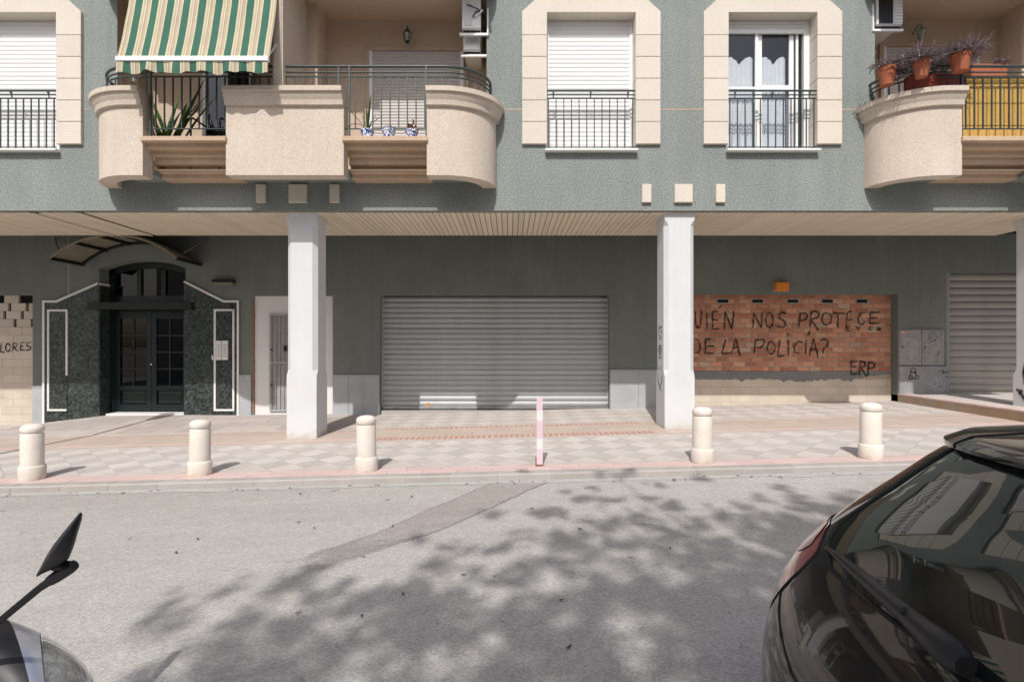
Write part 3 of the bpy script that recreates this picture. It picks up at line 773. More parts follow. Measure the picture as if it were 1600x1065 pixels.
for sgn, (a, b) in ((-1, (ddl+.122, mid-.003)), (1, (mid+.003, ddr-.122))):
    mb = MB(); y0, y1 = YD+.012, YD+.055
    st = .10; zm = pz(606, YD)
    for xx in ((a, a+st), (b-st, b)): mb.box(xx[0], xx[1], y0, y1, dz0+.02, zlt)
    for z0, z1 in ((dz0+.02, dz0+.16), (zm-.05, zm+.05), (zlt-.17, zlt)): mb.box(a+st, b-st, y0, y1, z0, z1)
    w0, w1 = a+st, b-st; g0, g1 = zm+.05, zlt-.17
    mb.box((w0+w1)/2-.016, (w0+w1)/2+.016, y0+.004, y1-.004, g0, g1)
    for k in (1, 2, 3):
        z = g0+(g1-g0)*k/4; mb.box(w0, (w0+w1)/2-.016, y0+.004, y1-.004, z-.016, z+.016); mb.box((w0+w1)/2+.016, w1, y0+.004, y1-.004, z-.016, z+.016)
    lf = mb.build('door_leaf', M['green_door'], fr, bevel=.003)
    # bottom raised panel
    mb = MB(); p0, p1 = dz0+.16, zm-.05
    mb.add([(w0, y1-.01, p0), (w1, y1-.01, p0), (w1, y1-.01, p1), (w0, y1-.01, p1), (w0+.05, y0+.008, p0+.05), (w1-.05, y0+.008, p0+.05), (w1-.05, y0+.008, p1-.05), (w0+.05, y0+.008, p1-.05)],
           [(0, 1, 5, 4), (1, 2, 6, 5), (2, 3, 7, 6), (3, 0, 4, 7), (4, 5, 6, 7)])
    mb.build('door_panel', M['green_door'], fr)
    for k in range(4):
        for c in (0, 1):
            xa, xb = ((w0, (w0+w1)/2-.016) if c == 0 else ((w0+w1)/2+.016, w1))
            z0 = g0+(g1-g0)*k/4+.016*(k > 0); z1 = g0+(g1-g0)*(k+1)/4-.016*(k < 3)
            mb = MB(); mb.quad((xa, YD+.035, z0), (xb, YD+.035, z0), (xb, YD+.035, z1), (xa, YD+.035, z1)); mb.build('door_pane', M['door_glass'], fr, fixn=False)
mb = MB(); mb.lathe([(.02, 0), (.026, -.02), (.02, -.045)], (mid+.02, YD+.012, pz(569, YD)), 12, 'y'); mb.build('door_knob', M['chrome'], fr, smooth=50)
# dark beam across the doorway
mb = MB(); mb.box(px(142, YW), px(303, YW), YW-.10, YW-.026, pz(483.5, YW), pz(472.5, YW)); mb.box(px(142, YW), px(303, YW), YW-.026, YW, pz(483, YW), pz(473, YW))
mb.build('door_beam', M['darkiron'], bld, bevel=.004)
# marble cladding: slabs
def slab(pts, name='marble_slab', m='gmarble'):
    mb = MB(); mb.prism_xz([(px(a, YW), pz(b, YW)) for a, b in pts], YW-.025, YW-.002); mb.build(name, M[m], bld, bevel=.002)
slab([(70.5, 547), (106.5, 547), (106.5, 464.5), (90, 472.5), (70.5, 472.5)])
slab([(70.5, 602), (106.5, 602), (106.5, 547.6), (70.5, 547.6)])
slab([(70.5, 672), (106.5, 670), (106.5, 602.6), (70.5, 602.6)])
slab([(107.3, 538), (154.7, 538), (154.7, 444.5), (107.3, 464)])
slab([(107.3, 592), (154.7, 592), (154.7, 538.6), (107.3, 538.6)])
slab([(107.3, 670), (154.7, 665), (154.7, 592.6), (107.3, 592.6)])
slab([(290, 538), (335, 538), (335, 464), (290, 441.5)])
slab([(335.6, 538), (372.5, 538), (372.5, 472), (351, 472), (335.6, 464.5)])
slab([(290, 660), (335, 660), (335, 538.6), (290, 538.6)])
slab([(335.6, 660), (372.5, 660), (372.5, 538.6), (335.6, 538.6)])
mb = MB()      # reveal slab on the left jamb
mb.box(DX0+.001, DX0+.022, YW-.02, YD-.002, -1.7, pz(444, YW)); mb.build('marble_slab', M['gmarble'], bld)
mb = MB(); mb.box(DX1-.022, DX1-.001, YW-.02, YD-.002, -1.7, pz(441, YW)); mb.build('marble_slab', M['gmarble'], bld)
# white trim
def trim(pts, w=3.3):
    mb = MB(); P = [Vector((px(a, YW), 0, pz(b, YW))) for a, b in pts]; hw = w*YW/F/2
    rows = []
    for i, p in enumerate(P):
        d1 = (P[i]-P[i-1]).normalized() if i else (P[1]-P[0]).normalized()
        d2 = (P[i+1]-P[i]).normalized() if i < len(P)-1 else d1
        n1 = Vector((-d1.z, 0, d1.x)); n2 = Vector((-d2.z, 0, d2.x)); nn = (n1+n2).normalized(); k = hw/max(.4, nn.dot(n1))
        rows.append([(p.x+nn.x*k, YW-.04, p.z+nn.z*k), (p.x-nn.x*k, YW-.04, p.z-nn.z*k), (p.x-nn.x*k, YW-.0251, p.z-nn.z*k), (p.x+nn.x*k, YW-.0251, p.z+nn.z*k)])
    mb.grid(rows, closed=True); mb.poly(rows[0]); mb.poly(rows[-1]); mb.build('white_trim', M['white'], bld)
trim([(70, 664), (70, 471), (90, 471), (154.5, 443)])
trim([(289, 440), (351, 471), (373, 471), (373, 650)])
trim([(106, 640), (77.5, 640), (77.5, 485), (106.3, 485), (106.3, 586)], 3)
trim([(366, 484.5), (337, 484.5), (337, 640), (366, 640), (366, 483.2)], 3)
mb = MB(); mb.box(DX0+.022, DX0+.04, YW-.02, YD-.02, pz(445.5, YW), pz(442, YW)); mb.build('white_trim', M['white'], bld)

# ------------------------------------------------------------------ infill walls
def ribbon(name, strokes, m, parent, conv, Y, w, label=None):
    mb = MB(); core = []
    for st in strokes:
        P = [Vector((conv(*p)[0], 0, conv(*p)[1])) for p in st]
        Q = []
        for i in range(len(P)-1):
            L = (P[i+1]-P[i]).length; n = max(1, int(L/.02))
            for k in range(n): Q.append(P[i].lerp(P[i+1], k/n))
        Q.append(P[-1])
        if len(Q) < 2: continue
        rows = []
        for i, p in enumerate(Q):
            d = (Q[min(i+1, len(Q)-1)]-Q[max(i-1, 0)]).normalized(); n = Vector((-d.z, 0, d.x))
            ww = w*1.25*(.75+.6*mnoise.noise((p.x*14, p.z*14, 1.3)))*(1.0 if 0 < i < len(Q)-1 else .6)
            jit = n*.3*w*mnoise.noise((p.x*30, p.z*30, 7))
            a = p+n*ww+jit; b = p-n*ww+jit
            rows.append([(a.x, Y, a.z), (p.x+jit.x, Y, p.z+jit.z), (b.x, Y, b.z)])
            core += [.05, 1.0, .05]
        mb.grid(rows)
    o = mb.build(name, m, parent, fixn=False)
    at = o.data.attributes.new('core', 'FLOAT', 'POINT'); at.data.foreach_set('value', core)
    if label: tag(o, label)
    return o
def loop(cx, cy, rx, ry, n=14, a0=0.3): return [(cx+rx*math.cos(a0+2*math.pi*k/n), cy+ry*math.sin(a0+2*math.pi*k/n)) for k in range(n+1)]

YI = YW+.20
bx0, bx1 = px(1050, YI), px(1392.5, YI)
zbt, zbb = pz(459, YI), pz(580, YI)
mb = MB(); mb.box(bx0, bx1+.1, YI+.008, YI+.05, -1.7, zbt+.1)
bi = mb.build('brick_infill', M['mortar'], bld); tag(bi, 'red brick wall closing a former shop front, with graffiti')
bp = .2413; ch = (zbt-zbb)/16; nb = 0
mb = MB(); mb.box(-bp/2+.009, bp/2-.009, -.005, .05, .009, ch-.009); bm_full = [mb.mesh('brick', m, bevel=.004) for m in M['brick']]
mb = MB(); mb.box(-bp/4+.009, bp/4-.009, -.005, .05, .009, ch-.009); bm_half = [mb.mesh('brick', m, bevel=.004) for m in M['brick']]
mb = MB(); mb.box(-bp/2+.006, bp/2-.006, -.004, .05, .005, ch-.005); bm_pale = mb.mesh('brick', M['brick_pale'], bevel=.004)
mb = MB(); mb.box(-bp/4+.004, bp/4-.004, -.004, .05, .005, ch-.005); bm_paleh = mb.mesh('brick', M['brick_pale'], bevel=.004)
vents = [px(q, YI) for q in (1129.5, 1183.5, 1238.5, 1292.5, 1346.5)]
vz = zbb+14*ch
for r in range(16):
    x = bx0 - (bp/2 if r % 2 else 0) + bp*.31
    z = zbb+r*ch
    while x < bx1+.02:
        a, b = x-bp/2, x+bp/2
        if r == 14 and any(abs(x-v) < bp*.62 for v in vents): x += bp; continue
        b = min(b, bx1); a = max(a, bx0)
        if b-a > .06:
            full = b-a > bp*.9
            me = (bm_full if full else bm_half)[rnd.choice((0, 0, 1, 1, 2))]
            if full and rnd.random() < .16:
                for q_ in (-.25, .25):
                    inst('brick', bm_half[rnd.choice((0, 0, 1, 1, 2))], ((a+b)/2+q_*bp, YI+rnd.uniform(-.005, .004), z), bi)
                x += bp; continue
            pale = rnd.random() < .03
            if pale: me = bm_pale if full else bm_paleh
            o = inst('brick', me, ((a+b)/2, YI+rnd.uniform(-.004, .003), z), bi, (0, rnd.uniform(-.008, .008), 0))
            if not full: o.scale = ((b-a)/(bp/2), 1, 1)
            nb += 1
        x += bp
for v in vents:
    mb = MB(); a = .115
    mb.box(v-a-.02, v-a, YI-.012, YI+.04, vz+.004, vz+ch-.004); mb.box(v+a, v+a+.02, YI-.012, YI+.04, vz+.004, vz+ch-.004)
    mb.box(v-a, v+a, YI-.012, YI+.04, vz+.001, vz+.016); mb.box(v-a, v+a, YI-.012, YI+.04, vz+ch-.016, vz+ch-.001)
    o = mb.build('vent_frame', M['mortar'], bi)
    mb = MB(); mb.box(v-a, v+a, YI-.001, YI+.009, vz+.016, vz+ch-.016); mb.build('vent_opening', M['dark'], bi)
    # leftover short bricks beside the vent
    for sx_ in (-1, 1):
        mb = MB(); c = v+sx_*(a+.02+.055); 
        if bx0 < c < bx1-.06: inst('brick', bm_half[rnd.choice((0, 1, 2))], (c, YI, vz), bi, scale=(.9, 1, 1))
# cream blocks below
zc = zbb - .165
bl = .405; z = zc; row = 0
while z > -1.35:
    hh = .155; x = bx0 - (bl/2 if row % 2 else 0)
    while x < bx1:
        a, b = max(x, bx0), min(x+bl, bx1)
        if b-a > .05:
            mb = MB(); mb.box(a+.0025, b-.0025, YI-.004, YI+.05, z-hh+.002, z-.002)
            mb.build('block', M['block'], bi, bevel=.003)
        x += bl
    z -= hh+.002; row += 1
mb = MB(); mb.box(bx0, bx1, YI-.001, YI+.03, -1.7, zbb-.1); mb.build('block_bedding', M['block_joint'], bi)
# cement smear with ragged lower edge
mb = MB(); rows = []
n = 240
for k in range(n+1):
    X = bx0+(bx1-bx0)*k/n; t = k/n
    lo = zc + .05*mnoise.noise((X*2.2, 0, 0)) + .055*mnoise.noise((X*8, 3, 0)) + .035*mnoise.noise((X*24, 5, 0))
    if t > .82: lo += (t-.82)*.7
    lo -= .05*max(0, 1-abs(X-px(1255, YI))/.6)
    up = zbb+.002 - (0 if t < .93 else (t-.93)*.4); lo = min(lo, up-.004)
    rows.append([(X, YI-.010, up), (X, YI-.014, up*.5+lo*.5), (X, YI-.011, lo+.004), (X, YI-.002, lo)])
mb.grid(rows); tag(mb.build('cement_smear', M['mortar_band'], bi, fixn=False, smooth=40), 'grey cement band with a ragged lower edge')

cv = lambda x, y: (px(1080+x/5, YI), pz(440+y/5, YI))
ST = [[(30,230),(33,335),(52,362),(72,340),(80,225)], [(122,235),(122,365)], [(122,188),(123,202)],
 [(215,232),(165,236),(164,370),(218,366)], [(166,300),(212,297)], [(214,206),(234,182)],
 [(258,378),(263,230),(315,375),(332,232)],
 [(480,362),(486,245),(545,360),(552,240)], loop(609,300,29,58), [(738,252),(712,238),(682,254),(684,284),(722,306),(737,330),(716,356),(664,350)],
 [(838,356),(850,248)], [(842,252),(888,244),(907,266),(890,296),(846,306)],
 [(924,356),(936,236)], [(930,240),(970,230),(999,250),(985,280),(934,296),(995,382)],
 loop(1056,290,38,48), [(1104,245),(1198,248)], [(1146,248),(1140,360)],
 [(1256,230),(1216,240),(1208,362)], [(1212,301),(1258,295)],
 [(1352,240),(1322,244),(1301,280),(1306,325),(1336,336),(1357,310),(1328,301)],
 [(1466,238),(1396,240),(1392,326),(1467,324)], [(1394,284),(1452,280)],
 [(28,450),(55,456),(70,500),(60,552),(24,560)], [(152,447),(110,451),(108,556),(182,560)], [(108,505),(180,500)],
 [(268,450),(238,561),(302,556)], [(310,561),(348,445),(379,582)], [(322,516),(370,511)],
 [(489,561),(500,450)], [(493,455),(560,450),(572,480),(546,511),(496,516)], loop(622,515,32,48), [(691,450),(671,579),(732,575)],
 [(757,452),(755,580)], [(757,408),(757,424)], [(866,472),(836,465),(801,500),(806,551),(852,560)], [(897,450),(889,570)], [(904,426),(926,389)],
 [(920,582),(955,445),(989,592)], [(930,531),(982,526)], [(1003,462),(1034,445),(1066,465),(1061,500),(1030,526),(1027,562)], [(1027,588),(1031,596)]]
ribbon('graffiti', ST, M['paint'], bi, cv, YI-.0165, .026, 'black sprayed words UIÉN NOS PROTEGE DE LA POLICÍA?')
ST2 = [[(1236,350),(1211,351),(1211,383),(1241,383)], [(1212,367),(1233,366)], [(1283,350),(1301,380),(1320,350)], [(1290,352),(1314,354),(1302,372)], [(1416,353),(1392,352),(1385,368),(1394,376),(1414,374)],
 [(1449,386),(1450,358),(1476,359),(1474,370),(1452,371),(1484,383)], [(975,372),(990,380)]]
ribbon('graffiti', ST2, M['paint'], bi, cv, YI-.0165, .020, 'small black letters squeezed under the main graffiti')
ST3 = [[(1298,622),(1245,620),(1245,722),(1294,716)], [(1246,668),(1288,661)], [(1308,732),(1318,620),(1352,626),(1356,655),(1322,670),(1368,742)], [(1376,732),(1383,625),(1428,636),(1426,666),(1386,680)]]
ribbon('graffiti', ST3, M['paint'], bi, cv, YI-.019, .028, 'black sprayed letters ERP low on the right')

# cream block wall at the left edge
YL = YW+.07
lx0, lx1 = px(-90, YL), px(51.5, YL)
ztop = pz(461, YL)
mb = MB(); mb.box(lx0-.05, lx1+.02, YL+.05, YL+.09, -2, ztop+.05); lb = mb.build('block_infill', M['dark'], bld); tag(lb, 'cream block wall with open gaps along its top at the left edge')
mb = MB(); mb.box(lx0, lx1, YL+.004, YL+.048, -2, ztop-4*.1635); mb.build('block_bedding', M['block_joint'], lb)
rowh = .1635; z = ztop; r = 0
while z > -1.72:
    x = [px(29, YL), px(17.6-4.6+27+22.5, YL)+0*1, px(32+27.4-0, YL), px(48, YL)][r] if r < 4 else lx1 + (.0 if r % 2 else .18)
    if r == 1: x = px(40+27, YL)
    while x > lx0:
        if r < 4: L, g = .295, (.065 if r else .27)
        else: L, g = .40, .004
        a, b = x-L, min(x, lx1)
        if b-a > .04:
            mb = MB(); mb.box(max(a, lx0), b, YL+rnd.uniform(-.002, .002), YL+.05, z-rowh+.003, z-.001); mb.build('block', M['block'], lb, bevel=.003)
        x -= L+g
    z -= rowh; r += 1
cl = lambda x, y: (px(x/4.4375, YL), pz(440+y/4.4375, YL))
ribbon('graffiti', [[(10,424),(4,485),(36,490)], loop(56,456,17,27), [(88,482),(92,424),(121,430),(118,448),(94,456),(127,482)], [(172,418),(145,422),(142,476),(174,470)], [(144,447),(167,444)], [(216,418),(186,425),(188,445),(216,451),(212,468),(178,476)]],
       M['paint'], lb, cl, YL-.004, .021, 'black painted letters LORES')

# doodles on the side of column 2 and paint on column 3
def side_ribbon(name, strokes, conv, X, w, parent, label):
    mb = MB(); core = []
    for st in strokes:
        P = [Vector(conv(*p)) for p in st]; rows = []
        for i, p in enumerate(P):
            d = (P[min(i+1, len(P)-1)]-P[max(i-1, 0)]).normalized(); n = Vector((0, -d.z, d.y))
            rows.append([tuple(p+n*w*1.2), tuple(p), tuple(p-n*w*1.2)]); core += [.2, 1, .2]
        mb.grid(rows)
    o = mb.build(name, M['paint'], parent, fixn=False); tag(o, label)
    at = o.data.attributes.new('core', 'FLOAT', 'POINT'); at.data.foreach_set('value', core)
def c2(x, y):    # photo px on the left face of column 2
    Y = (CX[1]-.004)*F/(x-797); return (CX[1]-.004, Y, pz(y, Y))
base = [[(1028.7, 571),(1029.4, 578)], [(1032.4, 571.5),(1032.9, 579)], [(1027, 583),(1028.5, 597),(1031, 603),(1033, 598),(1034.2, 586)], [(1030.5, 604),(1031.5, 610),(1032.6, 604)],
        [(1029.5, 507),(1029.2, 522),(1031.5, 530),(1033.8, 524)], [(1029.2, 513),(1034, 510)], [(1032.3, 517),(1034, 520)],
        loop(1031, 546, 2.4, 7, 10), loop(1031, 546, 1.0, 3, 8), [(1028.4, 556),(1031, 560),(1033.5, 556)]]
side_ribbon('graffiti', base, c2, CX[1], .012, bld, 'black smiley and swirl doodles on the side of the column')
def c3(x, y):
    Y = (CX[2]-.004)*F/(x-797); return (CX[2]-.004, Y, pz(y, Y))
side_ribbon('graffiti', [[(1603, 566),(1599.5, 580),(1602, 600)], [(1588, 608),(1593, 611),(1600, 622),(1604, 628)], [(1592, 616),(1597, 609)]], c3, CX[2], .03, bld, 'black paint strokes on the right edge column')

# ------------------------------------------------------------------ upper storey: windows
def blind_mesh(mb, x0, x1, z0, z1, y, pitch):
    n = int(round((z1-z0)/pitch)); h = (z1-z0)/n
    for k in range(n):
        zb = z0+k*h
        rows = []
        for t, d in ((0, .006), (.12, -.001), (.5, -.004), (.88, -.001), (1, .006)):
            rows.append([(x0, y+d, zb+t*h), (x1, y+d, zb+t*h)])
        mb.grid(rows)
def window(cpx, glassy, f=0, names=None):
    X = px(cpx, 8.45); dz = f*FH; ys_ = 8.45
    zs, zt = ZS+dz, ZT+dz
    # surround blocks: five each side and a lintel with clipped corners
    sw = .385
    s0 = MB(); s0.box(X-HW-sw+.01, X-HW-.01, YF-.02, YF+.005, pz(224, YF)+dz, zt); s0.box(X+HW+.01, X+HW+sw-.01, YF-.02, YF+.005, pz(224, YF)+dz, zt)
    sur = s0.build('window_surround', M['beige_or'], bld)
    yy = [225, 190, 156.5, 122.5, 88.5, 54.5]
    for sg in (-1, 1):
        a, b = (X-HW-sw, X-HW) if sg < 0 else (X+HW, X+HW+sw)
        for k in range(5):
            mb = MB(); mb.box(a, b, ys_, YF+.20, pz(yy[k], ys_)+dz+.004, pz(yy[k+1], ys_)+dz-.004); mb.build('surround_block', M['surround'], sur, bevel=.004)
        zb_ = pz(54.5, ys_)+dz+.004
        c = .22; top = zt+.30
        pts = [(X-sg*0, zt), (X+sg*HW, zt), (X+sg*HW, zb_), (X+sg*(HW+sw), zb_), (X+sg*(HW+sw), pz(18, ys_)+dz), (X+sg*(HW+sw-c), pz(18, ys_)+dz+.20), (X+sg*(HW+sw-c-.3), top), (X, top)]
        if sg < 0: pts = pts[::-1]
        mb = MB(); mb.prism_xz(pts, ys_, YF+.20); mb.build('surround_block', M['surround'], sur)
    # sill
    mb = MB(); mb.box(X-HW-.03, X+HW+.03, 8.40, 8.72, zs-.035, zs); mb.build('window_sill', M['white'], bld, bevel=.004)
    # window proper
    yb = 8.67; x0, x1 = X-HW+.002, X+HW-.002; zt -= .002
    w = MB()
    if not glassy:
        w.box(x0, x0+.045, yb-.01, yb+.06, zs, zt); w.box(x1-.045, x1, yb-.01, yb+.06, zs, zt); w.box(x0+.045, x1-.045, yb+.03, yb+.06, zs, zt)
        wo = w.build('window', M['white_alu'], bld)
        mb = MB(); blind_mesh(mb, x0+.045, x1-.045, zs, zt, yb+.01, .068); tag(mb.build('roller_blind', M['blind'], wo, fixn=False, smooth=50), kind='stuff')
    else:
        zbl = pz(52, yb)+dz
        w.box(x0, x0+.035, yb, yb+.08, zs, zbl); w.box(x1-.09, x1, yb, yb+.08, zs, zt); w.box(x0, x1-.09, yb-.012, yb+.03, zbl-.005, zbl+.05)
        w.box(x0+.035, x1-.09, yb, yb+.08, zs, zs+.06)
        ya = yb+.015
        # sashes
        for a, b, yo in ((x0+.035, X-.10, 0), (X-.12, x1-.16, .03)):
            pass
        bars = [(x0+.035, x0+.06, 0), (X-.17, X-.12, 0), (X-.12, X-.05, .03), (x1-.30, x1-.23, .03), (x1-.20, x1-.16, .02)]
        for a, b, yo in bars: w.box(a, b, ya+yo, ya+yo+.035, zs+.06, zbl-.006)
        zmid = pz(137, yb)+dz
        w.box(X-.05, x1-.30, ya+.03, ya+.065, zmid-.02, zmid+.06)
        w.box(x0+.06, X-.17, ya, ya+.03, zmid-.02, zmid+.02)
        wo = w.build('window', M['white_alu'], bld, bevel=.003)
        for a, b, yo in ((x0+.06, X-.17, .018), (X-.05, x1-.30, .048), (x1-.23, x1-.20, .04), (x1-.16, x1-.09, .04)):
            mb = MB(); mb.quad((a, ya+yo, zs+.06), (b, ya+yo, zs+.06), (b, ya+yo, zbl), (a, ya+yo, zbl)); mb.build('pane', M['glass'], wo, fixn=False)
        # curtains with a swagged head and a room back, its brightness put into a pale colour
        for a, b in ((x0+.06, X-.15), (X-.05, x1-.31)):
            rows = []
            for k in range(25):
                t = k/24; xx = a+(b-a)*t; top = zbl-.42+.12*abs(math.sin(t*math.pi*1.5+.6)); yy_ = ya+.14+.012*math.sin(t*40)
                rows.append([(xx, yy_, zs), (xx, yy_, (zs+top)/2), (xx, yy_, top)])
            mb = MB(); mb.grid(rows); mb.build('curtain', M['cloth'], wo, fixn=False, smooth=180)
        mb = MB(); mb.box(x0-.9, x1+.9, ya+.6, ya+.62, zs-.3, zt+.2); mb.build('room_back', M['room_pale'], wo)
        mb = MB(); blind_mesh(mb, x0, x1-.09, zbl+.05, zt, yb+.01, .05); tag(mb.build('roller_blind', M['blind'], wo, fixn=False, smooth=50), kind='stuff')
    # railing
    yr = 8.47; a, b = X-HW-.01, X+HW-.01
    rl = MB()
    for yy_, r in ((142, .016), (148.5, .011), (154, .012), (230, .010)): rl.tube([(a, yr, pz(yy_, yr)+dz), (b, yr, pz(yy_, yr)+dz)], r, 8)
    for t in (.08, .5, .92):
        xx = a+(b-a)*t; rl.tube([(xx, yr, pz(142, yr)+dz), (xx, yr-.012, pz(146, yr)+dz), (xx, yr, pz(154, yr)+dz)], .010, 6)
        rl.lathe([(.016, -.02), (.016, 0)], (xx, yr-.01, pz(146, yr)+dz), 8, 'y')
    ro = rl.build('window_railing', M['rail'], bld, smooth=60)
    me = None
    for k in range(12):
        xx = a+.035+(b-a-.07)*k/11
        if me is None:
            mb = MB(); mb.box(-.0075, .0075, -.0075, .0075, pz(233, yr), pz(154, yr)); me = mb.mesh('railing_bar', M['rail'])
        inst('railing_bar', me, (xx, yr, dz), ro)
for f in (0, 1):
    for c, g in WINC: window(c, g, f)

# ornament blocks
for c in (409, 466.5, 523.5, 1009.5, 1067, 1124.5):
    w = .14 if c in (466.5, 1067) else .072
    X = px(c, YF); mb = MB(); mb.box(X-w, X+w, YF-.05, YF+.01, pz(316, YF-.05), pz(287.5, YF-.05)); mb.build('ornament_block', M['surround'], bld, bevel=.006)

# ------------------------------------------------------------------ balconies
HALF = 3.03; CURVE_X = .77; P0 = YF-YB
def plan(cx, d, x0, x1, n=14):
    """outline of the front at outward offset d between x0 and x1 (relative to the centre)"""
    sx_ = HALF-CURVE_X; pts = []
    ax, ay = CURVE_X+d, P0+d
    def q(x):
        if abs(x) <= sx_: return (x, YF-ay)
        t = min(1, (abs(x)-sx_)/ax); return (x, YF-ay*math.sqrt(max(0, 1-t*t)))
    if x1 > sx_:
        pts = [q(x0), q((x0+sx_)/2)] if x0 < sx_ else []
        for k in range(n+1):
            a = math.pi/2*(1-k/n); pts.append((sx_+ax*math.cos(a), YF-ay*math.sin(a)))
    elif x0 < -sx_:
        for k in range(n+1):
            a = math.pi/2*k/n; pts.append((-sx_-ax*math.cos(a), YF-ay*math.sin(a)))
        pts += [q((x1-sx_)/2), q(x1)]
    else:
        pts = [q(x0+(x1-x0)*k/4) for k in range(5)]
    return [(cx+x, y) for x, y in pts]
ZP0, ZP1 = 2.457, pz(134, YB-.11)
PROF = [(0.0, ZP0), (0.0, pz(166.5, YB)), (.018, pz(165.5, YB)), (.045, pz(163.5, YB-.04)), (.055, pz(156.5, YB-.05)), (.06, pz(154, YB-.06)), (.085, pz(150, YB-.08)), (.095, pz(142.5, YB-.1)), (.125, pz(141, YB-.12)), (.125, ZP1)]
SEG = [(-HALF, -2.047), (-.849, .849), (2.047, HALF)]       # solid stretches (relative)
TH = .22
def balcony(cx, f, who):
    dz = f*FH
    for (a, b) in SEG:
        outer = [plan(cx, d, a, b) for d, z in PROF]
        inner = plan(cx, -TH, a, b)
        # widen ends of mouldings a little for the flat returns
        rows = [[(x, y, z+dz) for x, y in pl] for pl, (d, z) in zip(outer, PROF)]
        rows = [[(x, y, ZP0+dz) for x, y in inner]] + rows + [[(x, y, ZP1+dz) for x, y in inner]]
        mb = MB(); mb.grid(rows + [rows[0]])
        # end caps
        for e in (0, -1):
            mb.poly([r[e] for r in rows])
        tag(mb.build('balcony_parapet', M['beige'], bld, smooth=35))
    # recessed stretches: ledge over stepped corbels
    for (a, b) in ((SEG[0][1], SEG[1][0]), (SEG[1][1], SEG[2][0])):
        a, b = cx+a, cx+b
        st = [(7.80, pz(220, 7.80), pz(212.5, 7.80)), (7.90, 2.865, pz(220, 7.80)), (8.02, 2.79, 2.865), (8.10, 2.69, 2.79), (8.19, 2.60, 2.69), (8.26, 2.536, 2.60)]
        mb = MB(); mb.box(a-.015, b+.015, st[0][0], 8.1, st[0][1]+dz, st[0][2]+dz); tag(mb.build('balcony_ledge', M['beige_or'], bld, bevel=.006))
        mb = MB(); poly = []
        for (y, z0, z1) in st[1:]: poly += [(y, z1+dz), (y+.006, (z0+.015)+dz), (y+.03, z0+dz)]
        poly += [(YF, st[-1][1]+dz), (YF, st[0][1]+dz)]
        mb.prism_yz(poly, a, b); mb.build('balcony_corbel', M['beige_or'], bld, smooth=30)
    # slab
    mb = MB(); mb.box(cx-2.55, cx+2.55, 8.27, YF-.002, 2.545+dz, 2.62+dz)
    for a, b in SEG: mb.box(cx+max(a, -2.6)+.01, cx+min(b, 2.6)-.01, 8.04, 8.268, 2.545+dz, 2.62+dz)
    mb.build('balcony_slab', M['stucco'], bld)
    # fin between the two flats
    if f == 0:
        mb = MB(); x0, x1 = cx-.165, cx-.02
        mb.prism_yz([(7.80, ZP1-.03), (7.80, 5.35), (7.84, 5.50), (9.2, 5.50), (9.2, 2.62), (7.95, 2.62)], x0, x1)
        mb.build('balcony_fin', M['beige'], bld, bevel=.02, segs=2)
        mb = MB(); mb.box(x1-.02, x1+.17, 8.74, 9.2, 2.62, 5.50); mb.box(x0-.17, x0+.02, 8.74, 9.2, 2.62, 5.50); mb.build('loggia_pilaster', M['beige_in'], bld)
def loggia(i, f):
    a, b = LOG[i]; dz = f*FH; z0, z1 = 2.62+dz, 5.495+dz; yb = 9.2
    mb = MB()
    mb.quad((a-.02, yb, z0), (b+.02, yb, z0), (b+.02, yb, z1), (a-.02, yb, z1))
    mb.quad((a-.003, YF+.24, z0), (a-.003, yb, z0), (a-.003, yb, z1), (a-.003, YF+.24, z1))
    mb.quad((b+.003, YF+.24, z0), (b+.003, yb, z0), (b+.003, yb, z1), (b+.003, YF+.24, z1))
    mb.quad((a, YF-.55, z1+.0), (b, YF-.55, z1), (b, yb, z1), (a, yb, z1))
    mb.quad((a, YF-.4, z0+.005), (b, YF-.4, z0+.005), (b, yb, z0+.005), (a, yb, z0+.005))
    mb.quad((a+.001, YF+.003, z0), (a+.001, YF+.24, z0), (a+.001, YF+.24, z1), (a+.001, YF+.003, z1))
    mb.quad((b-.001, YF+.003, z0), (b-.001, YF+.24, z0), (b-.001, YF+.24, z1), (b-.001, YF+.003, z1))
    mb.build('loggia', M['beige_in'], bld, fixn=False)
for i, cx in enumerate((CA, CB)):
    for f in (0, 1):
        balcony(cx, f, i); loggia(i, f)

